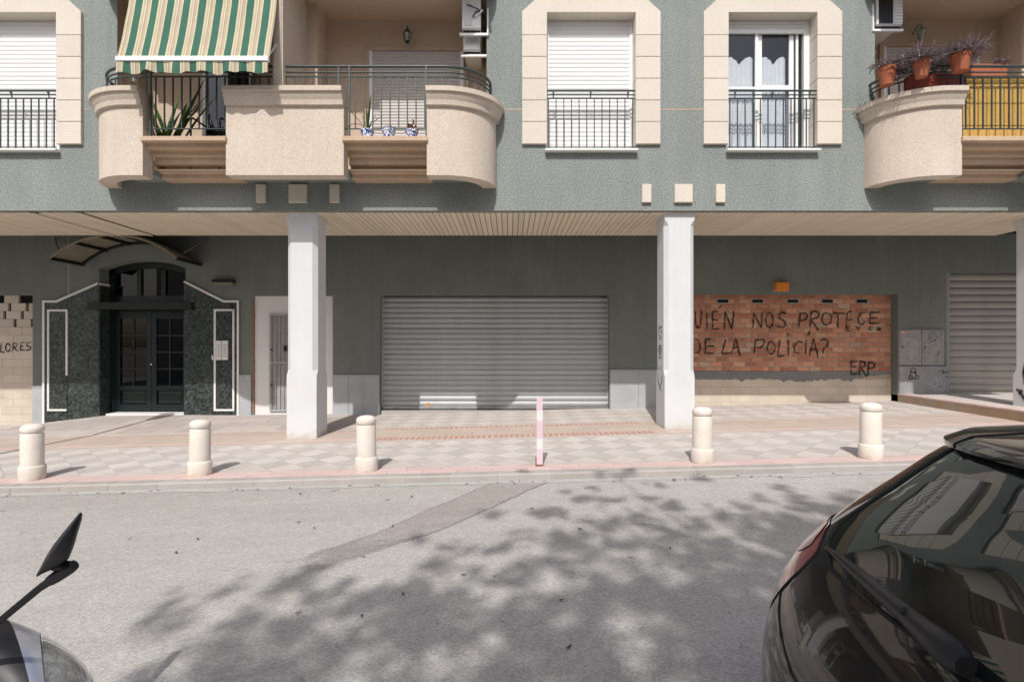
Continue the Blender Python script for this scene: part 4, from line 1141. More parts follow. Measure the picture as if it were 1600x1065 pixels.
# balcony railings
ZR = [pz(103.5, 7.92), pz(112.5, 7.92), pz(119.5, 7.92), pz(201, 7.92)]
def rail_path(cx, n=12):
    d = -.09; return plan(cx, d, -HALF, -2.0, n) + plan(cx, d, -1.9, 1.9)[0:] + plan(cx, d, 2.0, HALF, n)
def railing(cx, label, reeds=False):
    pl = rail_path(cx)
    mb = MB()
    for z, r in ((ZR[0], .021), (ZR[1], .012), (ZR[2], .013)):
        mb.tube([(x, y, z) for x, y in pl], r, 8)
    for a, b in ((SEG[0][1], SEG[1][0]), (SEG[1][1], SEG[2][0])):
        mb.tube([(cx+a-.01, 7.93, ZR[3]), (cx+b+.01, 7.93, ZR[3])], .011, 6)
    ro = mb.build('balcony_railing', M['rail'], bld, smooth=60); tag(ro, label)
    # bars by arc length
    L = 0; prev = pl[0]; nxt = .06; sp = .1265; k = 0
    me_s = me_l = me_p = None
    def bar(z0, z1, r, nm):
        mb = MB(); mb.box(-r, r, -r, r, z0, z1); return mb.mesh(nm, M['rail'])
    me_s = bar(ZP1-.02, ZR[2], .007, 'baluster'); me_l = bar(ZR[3], ZR[2], .0085, 'baluster'); me_p = bar(pz(213, 7.9), ZR[0], .011, 'railing_post')
    me_p2 = bar(ZP1-.02, ZR[0], .011, 'railing_post')
    for i in range(1, len(pl)):
        a, b = Vector(pl[i-1]), Vector(pl[i]); l = (b-a).length
        if l < 1e-6: continue
        while nxt <= L+l:
            p = a.lerp(b, (nxt-L)/l); rx = p.x-cx
            rec = SEG[0][1]+.02 < rx < SEG[1][0]-.02 or SEG[1][1]+.02 < rx < SEG[2][0]-.02
            inst('baluster', me_l if rec else me_s, (p.x, p.y, 0), ro); nxt += sp; k += 1
        L += l
    for rx in (SEG[0][1]+.06, SEG[1][0]-.0, SEG[1][1]+.06, SEG[2][0]-.02): inst('railing_post', me_p, (cx+rx, 7.92, 0), ro)
    for rx in (-.75, .75): inst('railing_post', me_p2, (cx+rx, 7.925, 0), ro)
    return ro
railing(CA, 'dark green balcony railing behind the awning and flower pots')
railB = railing(CB, 'dark green balcony railing carrying terracotta pots')

# loggia doors
def blind_door(x0, x1, zb, zt, y, label):
    mb = MB()
    mb.box(x0-.07, x0, y-.02, y+.03, zb, zt); mb.box(x1, x1+.07, y-.02, y+.03, zb, zt); mb.box(x0-.07, x1+.07, y-.02, y+.03, zt, zt+.07)
    d = mb.build('balcony_door', M['beige_or'], bld); tag(d, label)
    mb = MB(); mb.box(x0, x0+.05, y-.01, y+.02, zb, zt); mb.box(x1-.05, x1, y-.01, y+.02, zb, zt); mb.build('door_frame', M['white_alu'], d)
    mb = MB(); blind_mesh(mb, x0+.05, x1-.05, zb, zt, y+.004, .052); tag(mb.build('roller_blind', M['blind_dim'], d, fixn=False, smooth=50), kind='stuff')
blind_door(px(577, 9.17), px(724, 9.17), 2.64, pz(80, 9.17), 9.17, 'balcony door closed by a grey roller blind')
blind_door(px(1380, 9.17), px(1530, 9.17), 2.64, pz(73, 9.17), 9.17, 'balcony door with a lowered blind behind the potted plants')
# glazed door and window in the left loggia
gx0, gx1 = px(318, 9.15), px(395, 9.15)
mb = MB(); 
for a, b in ((gx0, gx0+.05), (gx1-.05, gx1), ((gx0+gx1)/2-.03, (gx0+gx1)/2+.03)): mb.box(a, b, 9.12, 9.18, 2.64, 4.75)
mb.box(gx0+.05, gx1-.05, 9.12, 9.18, 4.70, 4.75); mb.box(gx0+.05, gx1-.05, 9.12, 9.18, 2.64, 2.72)
gdr = mb.build('balcony_door', M['white_alu'], bld); tag(gdr, 'glazed balcony door under the awning')
for a, b in ((gx0+.05, (gx0+gx1)/2-.03), ((gx0+gx1)/2+.03, gx1-.05)):
    mb = MB(); mb.quad((a, 9.15, 2.72), (b, 9.15, 2.72), (b, 9.15, 4.7), (a, 9.15, 4.7)); mb.build('pane', M['glass'], gdr, fixn=False)
mb = MB(); mb.quad((gx0, 9.185, 2.64), (gx1, 9.185, 2.64), (gx1, 9.185, 4.75), (gx0, 9.185, 4.75)); mb.build('dark_interior', M['dark'], gdr, fixn=False)
mb = MB()
wx0 = px(184, 8.85); mb.box(wx0, wx0+.05, 8.8, 8.86, 4.3, 5.5); mb.box(wx0, wx0+.3, 8.8, 8.86, 4.28, 4.34); mb.build('window', M['white_alu'], bld)

# ------------------------------------------------------------------ things on the building
# awning
YA0, YA1 = 7.50, 7.86; ax0, ax1 = px(183, YA0), px(421, YA0)
zA0, zA1 = pz(91, YA0), 5.62
aw = thing('awning', 'green and cream striped fabric awning lowered in front of the left balcony', 'awning', (( ax0+ax1)/2, YA0, zA0))
def cloth(rows, across, name, parent):
    mb = MB(); mb.grid(rows); o = mb.build(name, M['awning'], parent, fixn=False, smooth=180)
    at = o.data.attributes.new('across', 'FLOAT', 'POINT'); at.data.foreach_set('value', [v for r in across for v in r]); return o
rows, ac = [], []; NX = 96; NY = 14; per = (ax1-ax0)/9.25
for j in range(NY+1):
    t = j/NY; r = []; a_ = []
    for i in range(NX+1):
        u = i/NX; x = ax0+(ax1-ax0)*u
        sag = .035*math.sin(math.pi*t)+.012*mnoise.noise((x*2.6, t*3, 1))+.010*mnoise.noise((x*7, t*5, 4))*t*(1-t)*4+.006*math.sin(u*60)*t*(1-t)
        r.append((x, YA0+(YA1-YA0)*t+sag, zA0+.02+(zA1-zA0)*t)); a_.append((x-ax0)/per+.56)
    rows.append(r); ac.append(a_)
cloth(rows, ac, 'awning_cloth', aw)
rows, ac = [], []
for j in range(5):
    t = j/4; r = []; a_ = []
    for i in range(NX+1):
        u = i/NX; x = ax0+.01+(ax1-ax0-.02)*u
        wav = .02*math.sin(u*34+1)+.012*math.sin(u*71)
        zb_ = pz(114.5+2.0*math.sin(u*21)+1.5*math.sin(u*47+2), YA0)
        r.append((x, YA0-.025-wav*t, (zA0-.03)*(1-t)+zb_*t)); a_.append((x-ax0)/per+.56)
    rows.append(r); ac.append(a_)
cloth(rows, ac, 'valance', aw)
mb = MB(); mb.box(ax0, ax1, YA0-.045, YA0+.02, pz(95, YA0-.045), pz(87, YA0-.045)); mb.build('front_bar', M['white_alu'], aw, bevel=.008, segs=2)
mb = MB(); mb.tube([(ax0-.02, YA1+.03, zA1), (ax1+.02, YA1+.03, zA1)], .05, 12); mb.build('roller_tube', M['white_alu'], aw, smooth=60)
for xx in (ax0+.04, ax1-.04):
    mb = MB(); mb.tube([(xx, YA0, zA0), (xx, 7.92, 4.45)], .014, 8); mb.build('awning_arm', M['white_alu'], aw, smooth=60)

# air conditioners
def ac_unit(label, x0, y0, z0, W=.29, L=.74, H=.55, cables=True, grille_front=False):
    t = thing('air_conditioner', label, 'air conditioner', (x0+W/2, y0+L/2, z0))
    mb = MB(); mb.box(x0, x0+W, y0, y0+L, z0+.05, z0+H); mb.build('casing', M['white_alu'], t, bevel=.015, segs=2)
    for q in (y0+.05, y0+L-.1):
        mb = MB(); mb.box(x0+.01, x0+W-.01, q, q+.05, z0, z0+.05); mb.build('foot', M['black_plastic'], t)
    mb = MB()
    for k in range(6): mb.lathe([(.05+.035*k, 0), (.055+.035*k, .01)], (x0-.008, y0+L*.5, z0+H*.55), 20, 'x', cap=False)
    mb.build('fan_grille', M['black_plastic'], t)
    if cables:
        mb = MB(); mb.box(x0+.05, x0+.15, y0-.012, y0+.001, z0+.10, z0+.42); mb.build('service_cover', M['white'], t)
        mb = MB()
        mb.tube([(x0+.08, y0-.01, z0+.42), (x0+.16, y0-.06, z0+.36), (x0+.26, y0-.03, z0+.33), (x0+W+.06, y0+.05, z0+.30)], .010, 6)
        mb.tube([(x0+.17, y0-.02, z0+.22), (x0+.22, y0-.05, z0+.28), (x0+W+.05, y0+.0, z0+.32)], .012, 6); mb.build('hose', M['black_plastic'], t, smooth=60)
        mb = MB(); mb.tube([(x0+.20, y0-.03, z0+.22), (x0+W+.03, y0-.01, z0+.33)], .018, 8); mb.build('pipe', M['white_alu'], t, smooth=60)
    if grille_front:
        mb = MB(); mb.box(x0+.02, x0+W*.60, y0-.006, y0, z0+.07, z0+H-.03); mb.build('coil', M['black_plastic'], t)
        mb = MB()
        for k in range(9): zz_ = z0+.09+k*.048; mb.box(x0+W*.64, x0+W-.015, y0-.014, y0, zz_, zz_+.030)
        mb.build('louvre', M['white_alu'], t)
        for o in (o for o in list(bpy.data.objects) if o.parent == t and o.name.startswith('casing')): pass
    # bracket belongs to the unit
    sd_ = -1 if grille_front else 1
    for q in (y0+.02, y0+L-.1):
        mb = MB(); mb.box(x0-.04-(.02 if sd_ < 0 else 0), x0+W+(.12 if sd_ > 0 else .02), q, q+.04, z0-.035, z0-.002)
        xx = x0+W+.10 if sd_ > 0 else x0-.06
        mb.box(xx, xx+.02, q, q+.04, z0-.002, z0+.38); mb.build('bracket', M['white_alu'], t)
    return t
ac_unit('white air conditioner with looping cables at the top of the left balcony, upper of two', px(722, 8.46), 8.44, pz(51.5, 8.46))
ac_unit('stained lower air conditioner under the cabled one beside the lantern balcony', px(724, 8.62), 8.60, pz(85, 8.62), W=.27, H=.28, cables=False)
ac_unit('air conditioner with black coil and louvres above the terracotta pots', px(1371, 8.46), 8.46, pz(44, 8.46), W=.40, cables=False, grille_front=True)

def lantern(label, cx, y, zt, h, glass_m, frame_m):
    t = thing('wall_lantern', label, 'lantern', (cx, y, zt-h))
    n = 6
    mb = MB(); mb.lathe([(.01, 0), (.025, -.02), (.075*h/.27, -.075*h/.27), (.08*h/.27, -.085*h/.27)], (cx, y, zt), n); mb.build('cap', frame_m, t)
    mb = MB(); mb.lathe([(.068*h/.27, -.086*h/.27), (.036*h/.27, -.225*h/.27)], (cx, y, zt), n); mb.build('lantern_glass', glass_m, t)
    mb = MB()
    for k in range(n):
        a = 2*math.pi*k/n; c, s_ = math.cos(a), math.sin(a); q = h/.27
        mb.tube([(cx+.073*q*c, y+.073*q*s_, zt-.085*q), (cx+.040*q*c, y+.040*q*s_, zt-.23*q)], .006, 5)
    mb.lathe([(.042*h/.27, -.225*h/.27), (.03*h/.27, -.25*h/.27), (.008, -h)], (cx, y, zt), n); mb.tube([(cx, y, zt), (cx, y, zt+.05)], .008, 6)
    mb.tube([(cx, y+.02, zt+.03), (cx, y+.1, zt+.05), (cx, 9.2, zt-.03)], .010, 6); mb.build('frame', frame_m, t)
    return t
M['lamp_glass'] = mat('dusty_lamp_glass', (.42, .44, .38), .3, .1, 10)
M['verdigris'] = mat('verdigris_metal', (.20, .27, .23), .6, .1, 10)
lantern('black lantern on the balcony wall above the grey blind', px(636, 9.0), 9.02, pz(44, 9.0), .25, M['lamp_glass'], M['darkiron'])
lantern('pale green lantern on the wall behind the terracotta pots', px(1440, 9.0), 9.0, pz(41, 9.0), .25, M['lamp_glass'], M['verdigris'])

# entrance canopy: arched sheet on ribs
YC0 = 10.28
t = thing('entrance_canopy', 'arched canopy of dirty translucent sheets over the dark green entrance door', 'canopy', (px(176, YC0), YW, pz(402, YC0)))
ccx = px(176, YC0); chw = 1.2; cr = .435; CR = (chw**2+cr**2)/(2*cr); cz0 = pz(402, YC0)
def cz(x): return cz0 + cr - CR + math.sqrt(CR*CR-(x-ccx)**2)
NSEG = 5
for k in range(NSEG):
    for j in range(3):
        xa, xb = ccx-chw+2*chw*k/NSEG, ccx-chw+2*chw*(k+1)/NSEG
        ya, yb_ = YC0+(YW-YC0)*j/3+.004, YC0+(YW-YC0)*(j+1)/3-.004
        rows = []
        for i in range(5):
            x = xa+(xb-xa)*i/4; rows.append([(x, ya, cz(x)+.012), (x, yb_, cz(x)+.012), (x, yb_, cz(x)+.018), (x, ya, cz(x)+.018)])
        mb = MB(); mb.grid(rows, closed=True); mb.poly(rows[0]); mb.poly(rows[-1]); mb.build('canopy_sheet', M['canopy_pane'], t)
for k in range(NSEG+1):
    x = ccx-chw+2*chw*k/NSEG
    mb = MB(); mb.box(x-.022, x+.022, YC0+.02, YW, cz(x)-.045, cz(x)+.010); mb.build('rib', M['darkiron'], t)
for y, r in ((YC0+.01, .022), (YW-.04, .03)):
    mb = MB(); mb.tube([(ccx-chw+2*chw*i/24, y, cz(ccx-chw+2*chw*i/24)-.012) for i in range(25)], r, 6); mb.build('arch_bar', M['canopy_pane' if r < .025 else 'darkiron'], t, smooth=60)
mb = MB(); mb.tube([(px(287, 10.6), 10.6, pz(395, 10.6)), (px(323.5, YW), YW, pz(373, YW))], .012, 6); mb.build('stay', M['canopy_pane'], t)
mb = MB(); mb.tube([(px(92, 10.6), 10.6, pz(391, 10.6)), (px(86, YW), YW, pz(372, YW))], .012, 6); mb.build('stay', M['canopy_pane'], t)

# bulkhead lamp beside the entrance
t = thing('bulkhead_lamp', 'beige bulkhead lamp on the wall right of the entrance', 'wall lamp', (px(351, YW), YW, pz(447, YW)))
mb = MB(); mb.box(px(336, YW), px(367, YW), YW-.10, YW-.001, pz(446.5, YW), pz(441.5, YW)); mb.build('diffuser', M['canopy_pane'], t, bevel=.008)
mb = MB(); mb.box(px(335, YW), px(368, YW), YW-.12, YW-.001, pz(441.3, YW), pz(437.5, YW)); mb.build('hood', M['darkiron'], t, bevel=.006)

# intercom plates
t = thing('intercom_panel', 'pair of white intercom plates on green marble beside the entrance', 'intercom', (px(348, YW), YW, pz(562, YW)))
for a, b in ((339, 347.6), (348.4, 357.8)):
    mb = MB(); mb.box(px(a, YW), px(b, YW), YW-.05, YW-.026, pz(562, YW), pz(532, YW)); mb.build('plate', M['white'], t, bevel=.004)
    mb = MB()
    for r in range(6):
        zc_ = pz(538+r*3.6, YW); mb.box(px(a+1.6, YW), px(b-1.6, YW), YW-.054, YW-.05, zc_-.012, zc_+.004)
    tag(mb.build('button', M['steel'], t), kind='stuff')
mb = MB(); mb.box(px(332.5, YW), px(334.5, YW), YW-.04, YW-.026, pz(562, YW), pz(555, YW)); mb.build('call_button', M['white'], t)

# amber wall lamp above the brick infill
t = thing('amber_wall_lamp', 'small orange amber box lamp on the wall above the brick infill', 'wall lamp', (px(1219, YW), YW, pz(456, YW)))
mb = MB(); mb.box(px(1209, YW), px(1230, YW), YW-.10, YW-.012, pz(455, YW), pz(441, YW)); mb.build('lamp_cover', M['orange'], t, bevel=.02, segs=2)
mb = MB(); mb.box(px(1207, YW), px(1231.5, YW), YW-.012, YW-.001, pz(456.5, YW), pz(440, YW)); mb.build('back_plate', M['cabinet'], t)

# utility cabinets
yc = YW-.02
t = thing('utility_cabinet', 'scuffed grey two door utility cabinet covered in scribbles beside the right shutter', 'utility cabinet', (px(1440, yc), yc, pz(614, yc)))
mb = MB(); mb.box(px(1404, yc), px(1475, yc), yc, YW+.0, pz(571.5, yc), pz(514, yc)); mb.build('case', M['cabinet_base'], t)
for a, b in ((1405, 1438.6), (1440, 1474)):
    mb = MB(); mb.box(px(a, yc), px(b, yc), yc-.022, yc-.001, pz(569.5, yc), pz(515.5, yc)); mb.build('cabinet_door', M['cabinet'], t, bevel=.004)
    mb = MB(); x0, x1 = px(a+3, yc), px(b-3, yc); z0, z1 = pz(566, yc), pz(519, yc); ww = .012
    mb.box(x0, x1, yc-.027, yc-.0221, z0, z0+ww); mb.box(x0, x1, yc-.027, yc-.0221, z1-ww, z1); mb.box(x0, x0+ww, yc-.027, yc-.0221, z0+ww, z1-ww); mb.box(x1-ww, x1, yc-.027, yc-.0221, z0+ww, z1-ww)
    mb.build('door_moulding', M['cabinet_base'], t)
    mb = MB(); mb.lathe([(.016, 0), (.016, -.012)], (px(a+3.5, yc), yc-.022, pz(542, yc)), 8, 'y'); mb.build('door_lock', M['darkiron'], t)
mb = MB(); mb.box(px(1403, yc), px(1481, yc), yc-.05, YW, pz(616, yc), pz(572, yc)); mb.build('cabinet_base', M['cabinet_base'], t, bevel=.006)
def cc(x, y): return (px(1340+x/4.096, yc), pz(400+y/4.096, yc))
def scrib(x0, y0, x1, y1, n, seed):
    r = random.Random(seed); out = []
    for _ in range(n):
        x, y = r.uniform(x0, x1), r.uniform(y0, y1); st = [(x, y)]
        for k in range(r.randint(3, 6)): x += r.uniform(-14, 16); y += r.uniform(-13, 13); st.append((min(max(x, x0), x1), min(max(y, y0), y1)))
        out.append(st)
    return out
tag(ribbon('white_scribble', scrib(285, 540, 395, 600, 6, 3) + scrib(425, 520, 540, 640, 5, 4), M['paint_w'], t, cc, yc-.0285, .006), kind='stuff')
tag(ribbon('black_scribble', scrib(435, 480, 540, 530, 9, 5) + scrib(480, 610, 515, 670, 5, 9) + scrib(445, 530, 545, 560, 4, 12), M['paint'], t, cc, yc-.0288, .006), kind='stuff')
tag(ribbon('printed_lines', [[(285+60*c, y), (285+60*c+35, y)] for c in (0, 1) for y in (640, 650, 660, 508, 518)], M['cabinet_base'], t, cc, yc-.0282, .005), kind='stuff')
mb = MB(); mb.box(cc(278, 0)[0], cc(295, 0)[0], yc-.0282, yc-.022, cc(0, 492)[1], cc(0, 484)[1]); mb.build('blue_sticker', M['silver'], t)
mb = MB(); mb.box(cc(297, 0)[0], cc(316, 0)[0], yc-.0282, yc-.022, cc(0, 495)[1], cc(0, 483)[1]); mb.build('orange_sticker', M['orange'], t)
tag(ribbon('white_scribble', [[(450,830),(490,770),(500,810),(470,840),(540,800),(545,850),(470,860),(515,780),(530,840),(480,865)], [(455,815),(530,865),(545,830)], [(280,770),(300,800),(285,810)]], M['paint_w'], t, cc, yc-.0525, .008), kind='stuff')
ribbon('brown_doodle', [[(325,770),(330,725),(345,712),(358,725),(362,770)], loop(327,775,13,11), loop(368,775,13,11), [(330,742),(358,742)], [(318,780),(345,783),(378,780)]], M['paint_br'], t, cc, yc-.0525, .020)
ribbon('black_scribble', [[(510,728),(572,748)], [(540,720),(530,750),(565,735)], [(555,765),(570,790)], [(545,772),(572,768)]], M['paint'], t, cc, yc-.0525, .010)

# ------------------------------------------------------------------ plants and pots
def leaf(mb, base, d, L, w, droop, n=5, up=Vector((0, 0, 1)), twist=0):
    d = Vector(d).normalized(); p = Vector(base); side = d.cross(up)
    if side.length < .05: side = Vector((1, 0, 0))
    side.normalize(); rows = []
    for k in range(n+1):
        t = k/n; ww = w*(math.sin(math.pi*(.12+.88*t))**.8 if t < 1 else .02)
        rows.append([tuple(p-side*ww), tuple(p+side*ww)])
        p = p + d*(L/n); d = (d + Vector((0, 0, -droop/n))).normalized()
    mb.grid(rows)
def pot(name, label, c, r0, r1, h, m, group=None, cat='flower pot', band=None):
    t = thing(name, label, cat, c, group)
    mb = MB(); mb.lathe([(r0, 0), (r1*.93, h*.78), (r1*1.0, h*.80), (r1, h), (r1*.9, h), (r1*.85, h*.85)], c, 20, cap=False)
    mb.lathe([(.001, 0), (r0, 0)], c, 20, cap=False); mb.lathe([(.001, h*.86), (r1*.86, h*.86)], c, 20, cap=False)
    mb.build('pot', m, t, smooth=40); return t
def bluewhite():
    m = bpy.data.materials.new('blue_white_glaze'); m.use_nodes = True; nt = m.node_tree; b = nt.nodes['Principled BSDF']
    b.inputs['Roughness'].default_value = .2
    tc = nt.nodes.new('ShaderNodeTexCoord'); n = nt.nodes.new('ShaderNodeTexNoise'); n.inputs['Scale'].default_value = 24; n.inputs['Detail'].default_value = 2; n.inputs['Distortion'].default_value = 1.5
    nt.links.new(tc.outputs['Object'], n.inputs['Vector'])
    rp = nt.nodes.new('ShaderNodeValToRGB'); rp.color_ramp.interpolation = 'EASE'; e = rp.color_ramp.elements
    e[0].position = .46; e[0].color = (.78, .78, .78, 1); e[1].position = .54; e[1].color = (.03, .05, .30, 1)
    q = e.new(.50); q.color = (.25, .45, .62, 1)
    nt.links.new(n.outputs['Fac'], rp.inputs[0]); nt.links.new(rp.outputs[0], b.inputs['Base Color']); return m
M['bluewhite'] = bluewhite()
yp = 7.98; zl_ = pz(212.5, 7.80)
t = pot('flower_pot', 'blue and white glazed pot with long arching leaves, leftmost on the balcony ledge', (px(574, yp), yp, zl_), .07, .098, .15, M['bluewhite'], 'glazed pots on the balcony ledge')
mb = MB(); c = (px(574, yp), yp, zl_+.13)
for d, L, w, dr in (((-.55, -.1, .8), .55, .022, .5), ((.1, -.05, 1), .55, .024, .2), ((.45, .0, .9), .36, .014, 1.2), ((-.5, -.15, .75), .55, .014, 3.6), ((.35, -.1, .9), .28, .013, .8), ((-.05, .1, 1), .42, .015, .2), ((.2, .1, 1), .34, .013, .5), ((-.2, -.1, .9), .30, .012, .9)):
    leaf(mb, c, d, L, w, dr, 8)
mb.build('long_leaf_plant', M['leaf'], t, fixn=False)
t = pot('flower_pot', 'dark blue and white pot with tiny sprouting succulents, middle of the balcony ledge', (px(607.5, yp), yp, zl_), .07, .10, .155, M['bluewhite'], 'glazed pots on the balcony ledge')
mb = MB(); r_ = random.Random(3)
for k in range(26):
    c = (px(607.5, yp)+r_.uniform(-.075, .075), yp+r_.uniform(-.06, .06), zl_+.13); leaf(mb, c, (r_.uniform(-.5, .5), r_.uniform(-.5, .5), 1), r_.uniform(.04, .12), .014, .6, 4)
mb.build('succulent', M['leaf_purple'], t, fixn=False)
t = pot('flower_pot', 'pale blue pot with a reddish leafy plant, rightmost on the balcony ledge', (px(643, yp), yp, zl_), .07, .098, .145, M['bluewhite'], 'glazed pots on the balcony ledge')
mb = MB()
for k in range(70):
    c = (px(643, yp)+r_.uniform(-.07, .07), yp+r_.uniform(-.06, .06), zl_+.12+abs(r_.gauss(0, .06))); leaf(mb, c, (r_.uniform(-.7, .7), r_.uniform(-.7, .7), .8), r_.uniform(.03, .07), .016, .9, 4)
mb.build('reddish_plant', M['flower'], t, fixn=False)

# terracotta pots hung on the right railing
def spiky(t, c, n, spread, L, seed, squash=1.0):
    r = random.Random(seed); mb = MB()
    for k in range(n):
        a = r.uniform(0, 2*math.pi); el = r.uniform(.1, 1.0)
        b = (c[0]+r.uniform(-spread, spread), c[1]+r.uniform(-spread, spread)*.7, c[2]+r.uniform(-.02, .05))
        leaf(mb, b, (math.cos(a)*.9, math.sin(a)*.8, el*squash), r.uniform(.5, 1)*L, .012, r.uniform(.2, 1.8), 4)
    mb.build('purple_foliage', M['leaf_purple'], t, fixn=False)
hp = [(1386, 134, 107, 31, 7.98, 'terracotta pot with sparse plant, leftmost on the right balcony railing'),
      (1440, 121, 96, 29, 7.72, 'terracotta pot with dense purple foliage, middle of the right balcony railing'),
      (1500.5, 112, 86, 36, 7.68, 'terracotta pot with spreading spiky purple leaves, rightmost on the right balcony railing')]
for i, (cx_, yb_, yt_, wd_, Y, lab) in enumerate(hp):
    h = pz(yt_, Y)-pz(yb_, Y); r1 = wd_*Y/F/2/1.24
    t = pot('terracotta_pot', lab, (px(cx_, Y), Y, pz(yb_, Y)), r1*.68, r1, h, M['terracotta'], 'terracotta pots hung on the right balcony railing')
    c = (px(cx_, Y), Y, pz(yt_, Y))
    spiky(t, (c[0]+(.0, .0, .05)[i], c[1], c[2]), (110, 280, 300)[i], (.13, .19, .18)[i], (.20, .28, .32)[i], 20+i)
    mb = MB(); mb.tube([(c[0]-r1*.97, Y, c[2]-.03), (c[0]-r1*.5, Y-r1*.85, c[2]-.03), (c[0], Y-r1, c[2]-.03), (c[0]+r1*.5, Y-r1*.85, c[2]-.03), (c[0]+r1*.97, Y, c[2]-.03), (c[0]+r1*.7, Y+.12, c[2]+.0)], .005, 5); mb.build('wire_hanger', M['darkiron'], t)
Yt = 8.02
t = thing('planter_trough', 'dark red planter trough with purple leaves behind the railing pots', 'planter', (px(1455, Yt), Yt, pz(140, Yt)))
mb = MB(); mb.box(px(1418, Yt), px(1500, Yt), Yt-.09, Yt+.09, pz(140, Yt), pz(119, Yt)); mb.build('trough', M['red_plastic'], t, bevel=.012)
spiky(t, (px(1416, Yt), Yt-.02, pz(112, Yt)), 240, .20, .26, 41); spiky(t, (px(1465, Yt), Yt, pz(106, Yt)), 240, .24, .26, 42); spiky(t, (px(1398, Yt), Yt, pz(124, Yt)), 50, .15, .15, 44)
Yt = 8.17
t = thing('planter_trough', 'terracotta trough with a few leaves behind the yellow reed screen', 'planter', (px(1540, Yt), Yt, pz(125, Yt)))
mb = MB(); mb.box(px(1514, Yt), px(1570, Yt), Yt-.05, Yt+.12, pz(125, Yt), pz(102, Yt)); mb.build('trough', M['terracotta'], t, bevel=.012)
spiky(t, (px(1562, Yt), Yt, pz(99, Yt)), 40, .10, .16, 43)
# reed screen behind the bars
t = thing('reed_screen', 'yellow reed privacy screen tied inside the right balcony railing', 'privacy screen', (CB-1.45, 7.96, pz(212, 7.96)))
r_ = random.Random(5)
mb = MB(); x = CB+SEG[0][1]+.02
while x < CB+SEG[1][0]-.02:
    w = r_.uniform(.006, .010); zb_ = pz(211, 7.96)+r_.uniform(-.004, .004); mb.box(x, x+w*.9, 8.030+r_.uniform(-.003, .003), 8.041, zb_, pz(118, 7.96)+r_.uniform(-.01, .01)); x += w
tag(mb.build('reed', M['reed'], t), kind='stuff')
mb = MB()
for yy_ in (125, 160, 195): mb.tube([(CB+SEG[0][1]+.02, 8.024, pz(yy_, 8.0)), (CB+SEG[1][0]-.02, 8.024, pz(yy_, 8.0))], .003, 5)
mb.build('tie_wire', M['darkiron'], t)

# plants and chair in the left loggia
Yg = 8.3
t = pot('balcony_plant', 'tall green plant with long blades behind the railing under the awning', (px(262, Yg), Yg, 2.66), .12, .17, .26, M['terracotta'], cat='plant')
mb = MB(); r_ = random.Random(11)
for k in range(20):
    a = r_.uniform(0, 6.28); s_ = (px(262, Yg)+r_.uniform(-.08, .08), Yg+r_.uniform(-.06, .06), 2.9)
    leaf(mb, s_, (math.cos(a)*.45, math.sin(a)*.35, 1), r_.uniform(.7, 1.35), .035, r_.uniform(.2, .8), 7)
mb.build('blade_leaf', M['leaf'], t, fixn=False)
t = pot('balcony_plant', 'pale striped leaf plant at the left end of the awning balcony', (px(195, 8.2), 8.2, 3.0), .10, .14, .22, M['white'], cat='plant')
mb = MB()
for k in range(12):
    a = r_.uniform(0, 6.28); leaf(mb, (px(195, 8.2)+r_.uniform(-.05, .05), 8.2, 3.2), (math.cos(a)*.3, math.sin(a)*.3, 1), r_.uniform(.4, .85), .03, r_.uniform(.2, .6), 7)
mb.build('striped_leaf', M['leaf_pale'], t, fixn=False)
Yh = 8.45
t = thing('garden_chair', 'black tubular garden chair behind the bars of the left balcony', 'chair', (px(335, Yh), Yh, 2.63))
cx_ = px(335, Yh); zt_ = pz(193, Yh)
for sg in (-1, 1):
    mb = MB(); x = cx_+sg*.22
    mb.tube([(x, Yh-.25, 2.64), (x, Yh-.25, zt_-.05), (x, Yh-.20, zt_), (x, Yh+.20, zt_+.01), (x, Yh+.26, zt_+.25)], .014, 8); mb.tube([(x, Yh+.24, 2.64), (x, Yh+.2, zt_)], .014, 8); mb.build('side_frame', M['darkiron'], t, smooth=60)
mb = MB()
for k in range(6): mb.box(cx_-.22, cx_+.22, Yh-.22+k*.07, Yh-.17+k*.07, 3.02, 3.035)
mb.build('seat', M['darkiron'], t)
mb = MB()
for k in range(4): mb.box(cx_-.22, cx_+.22, Yh+.22, Yh+.235, 3.22+k*.07, 3.27+k*.07)
mb.build('backrest', M['darkiron'], t)

# ------------------------------------------------------------------ fallen leaves on the road and along the kerb
r_ = random.Random(23); mb = MB()
for k in range(60):
    if k < 40: x, y = r_.uniform(-6.5, 5.5), YK-abs(r_.gauss(0, .10))-.03
    else: y = r_.uniform(2.6, 5.9); x = r_.uniform(-.9, .75)*y
    a = r_.uniform(0, 6.28); L, W = r_.uniform(.014, .032), r_.uniform(.006, .012); z = rz(x, y)+.010
    c, s_ = math.cos(a), math.sin(a)
    mb.add([(x-c*L, y-s_*L, z+.004), (x+s_*W, y-c*W, z), (x+c*L, y+s_*L, z+.006), (x-s_*W, y+c*W, z)], [(0, 1, 2, 3)])
M['dead_leaf'] = mat('dead_leaf', (.12, .075, .04), .9, .5, 30)
fl = mb.build('fallen_leaves', M['dead_leaf'], fixn=False); tag(fl, 'scattered dry leaves on the asphalt and along the kerb', 'leaves', kind='stuff')

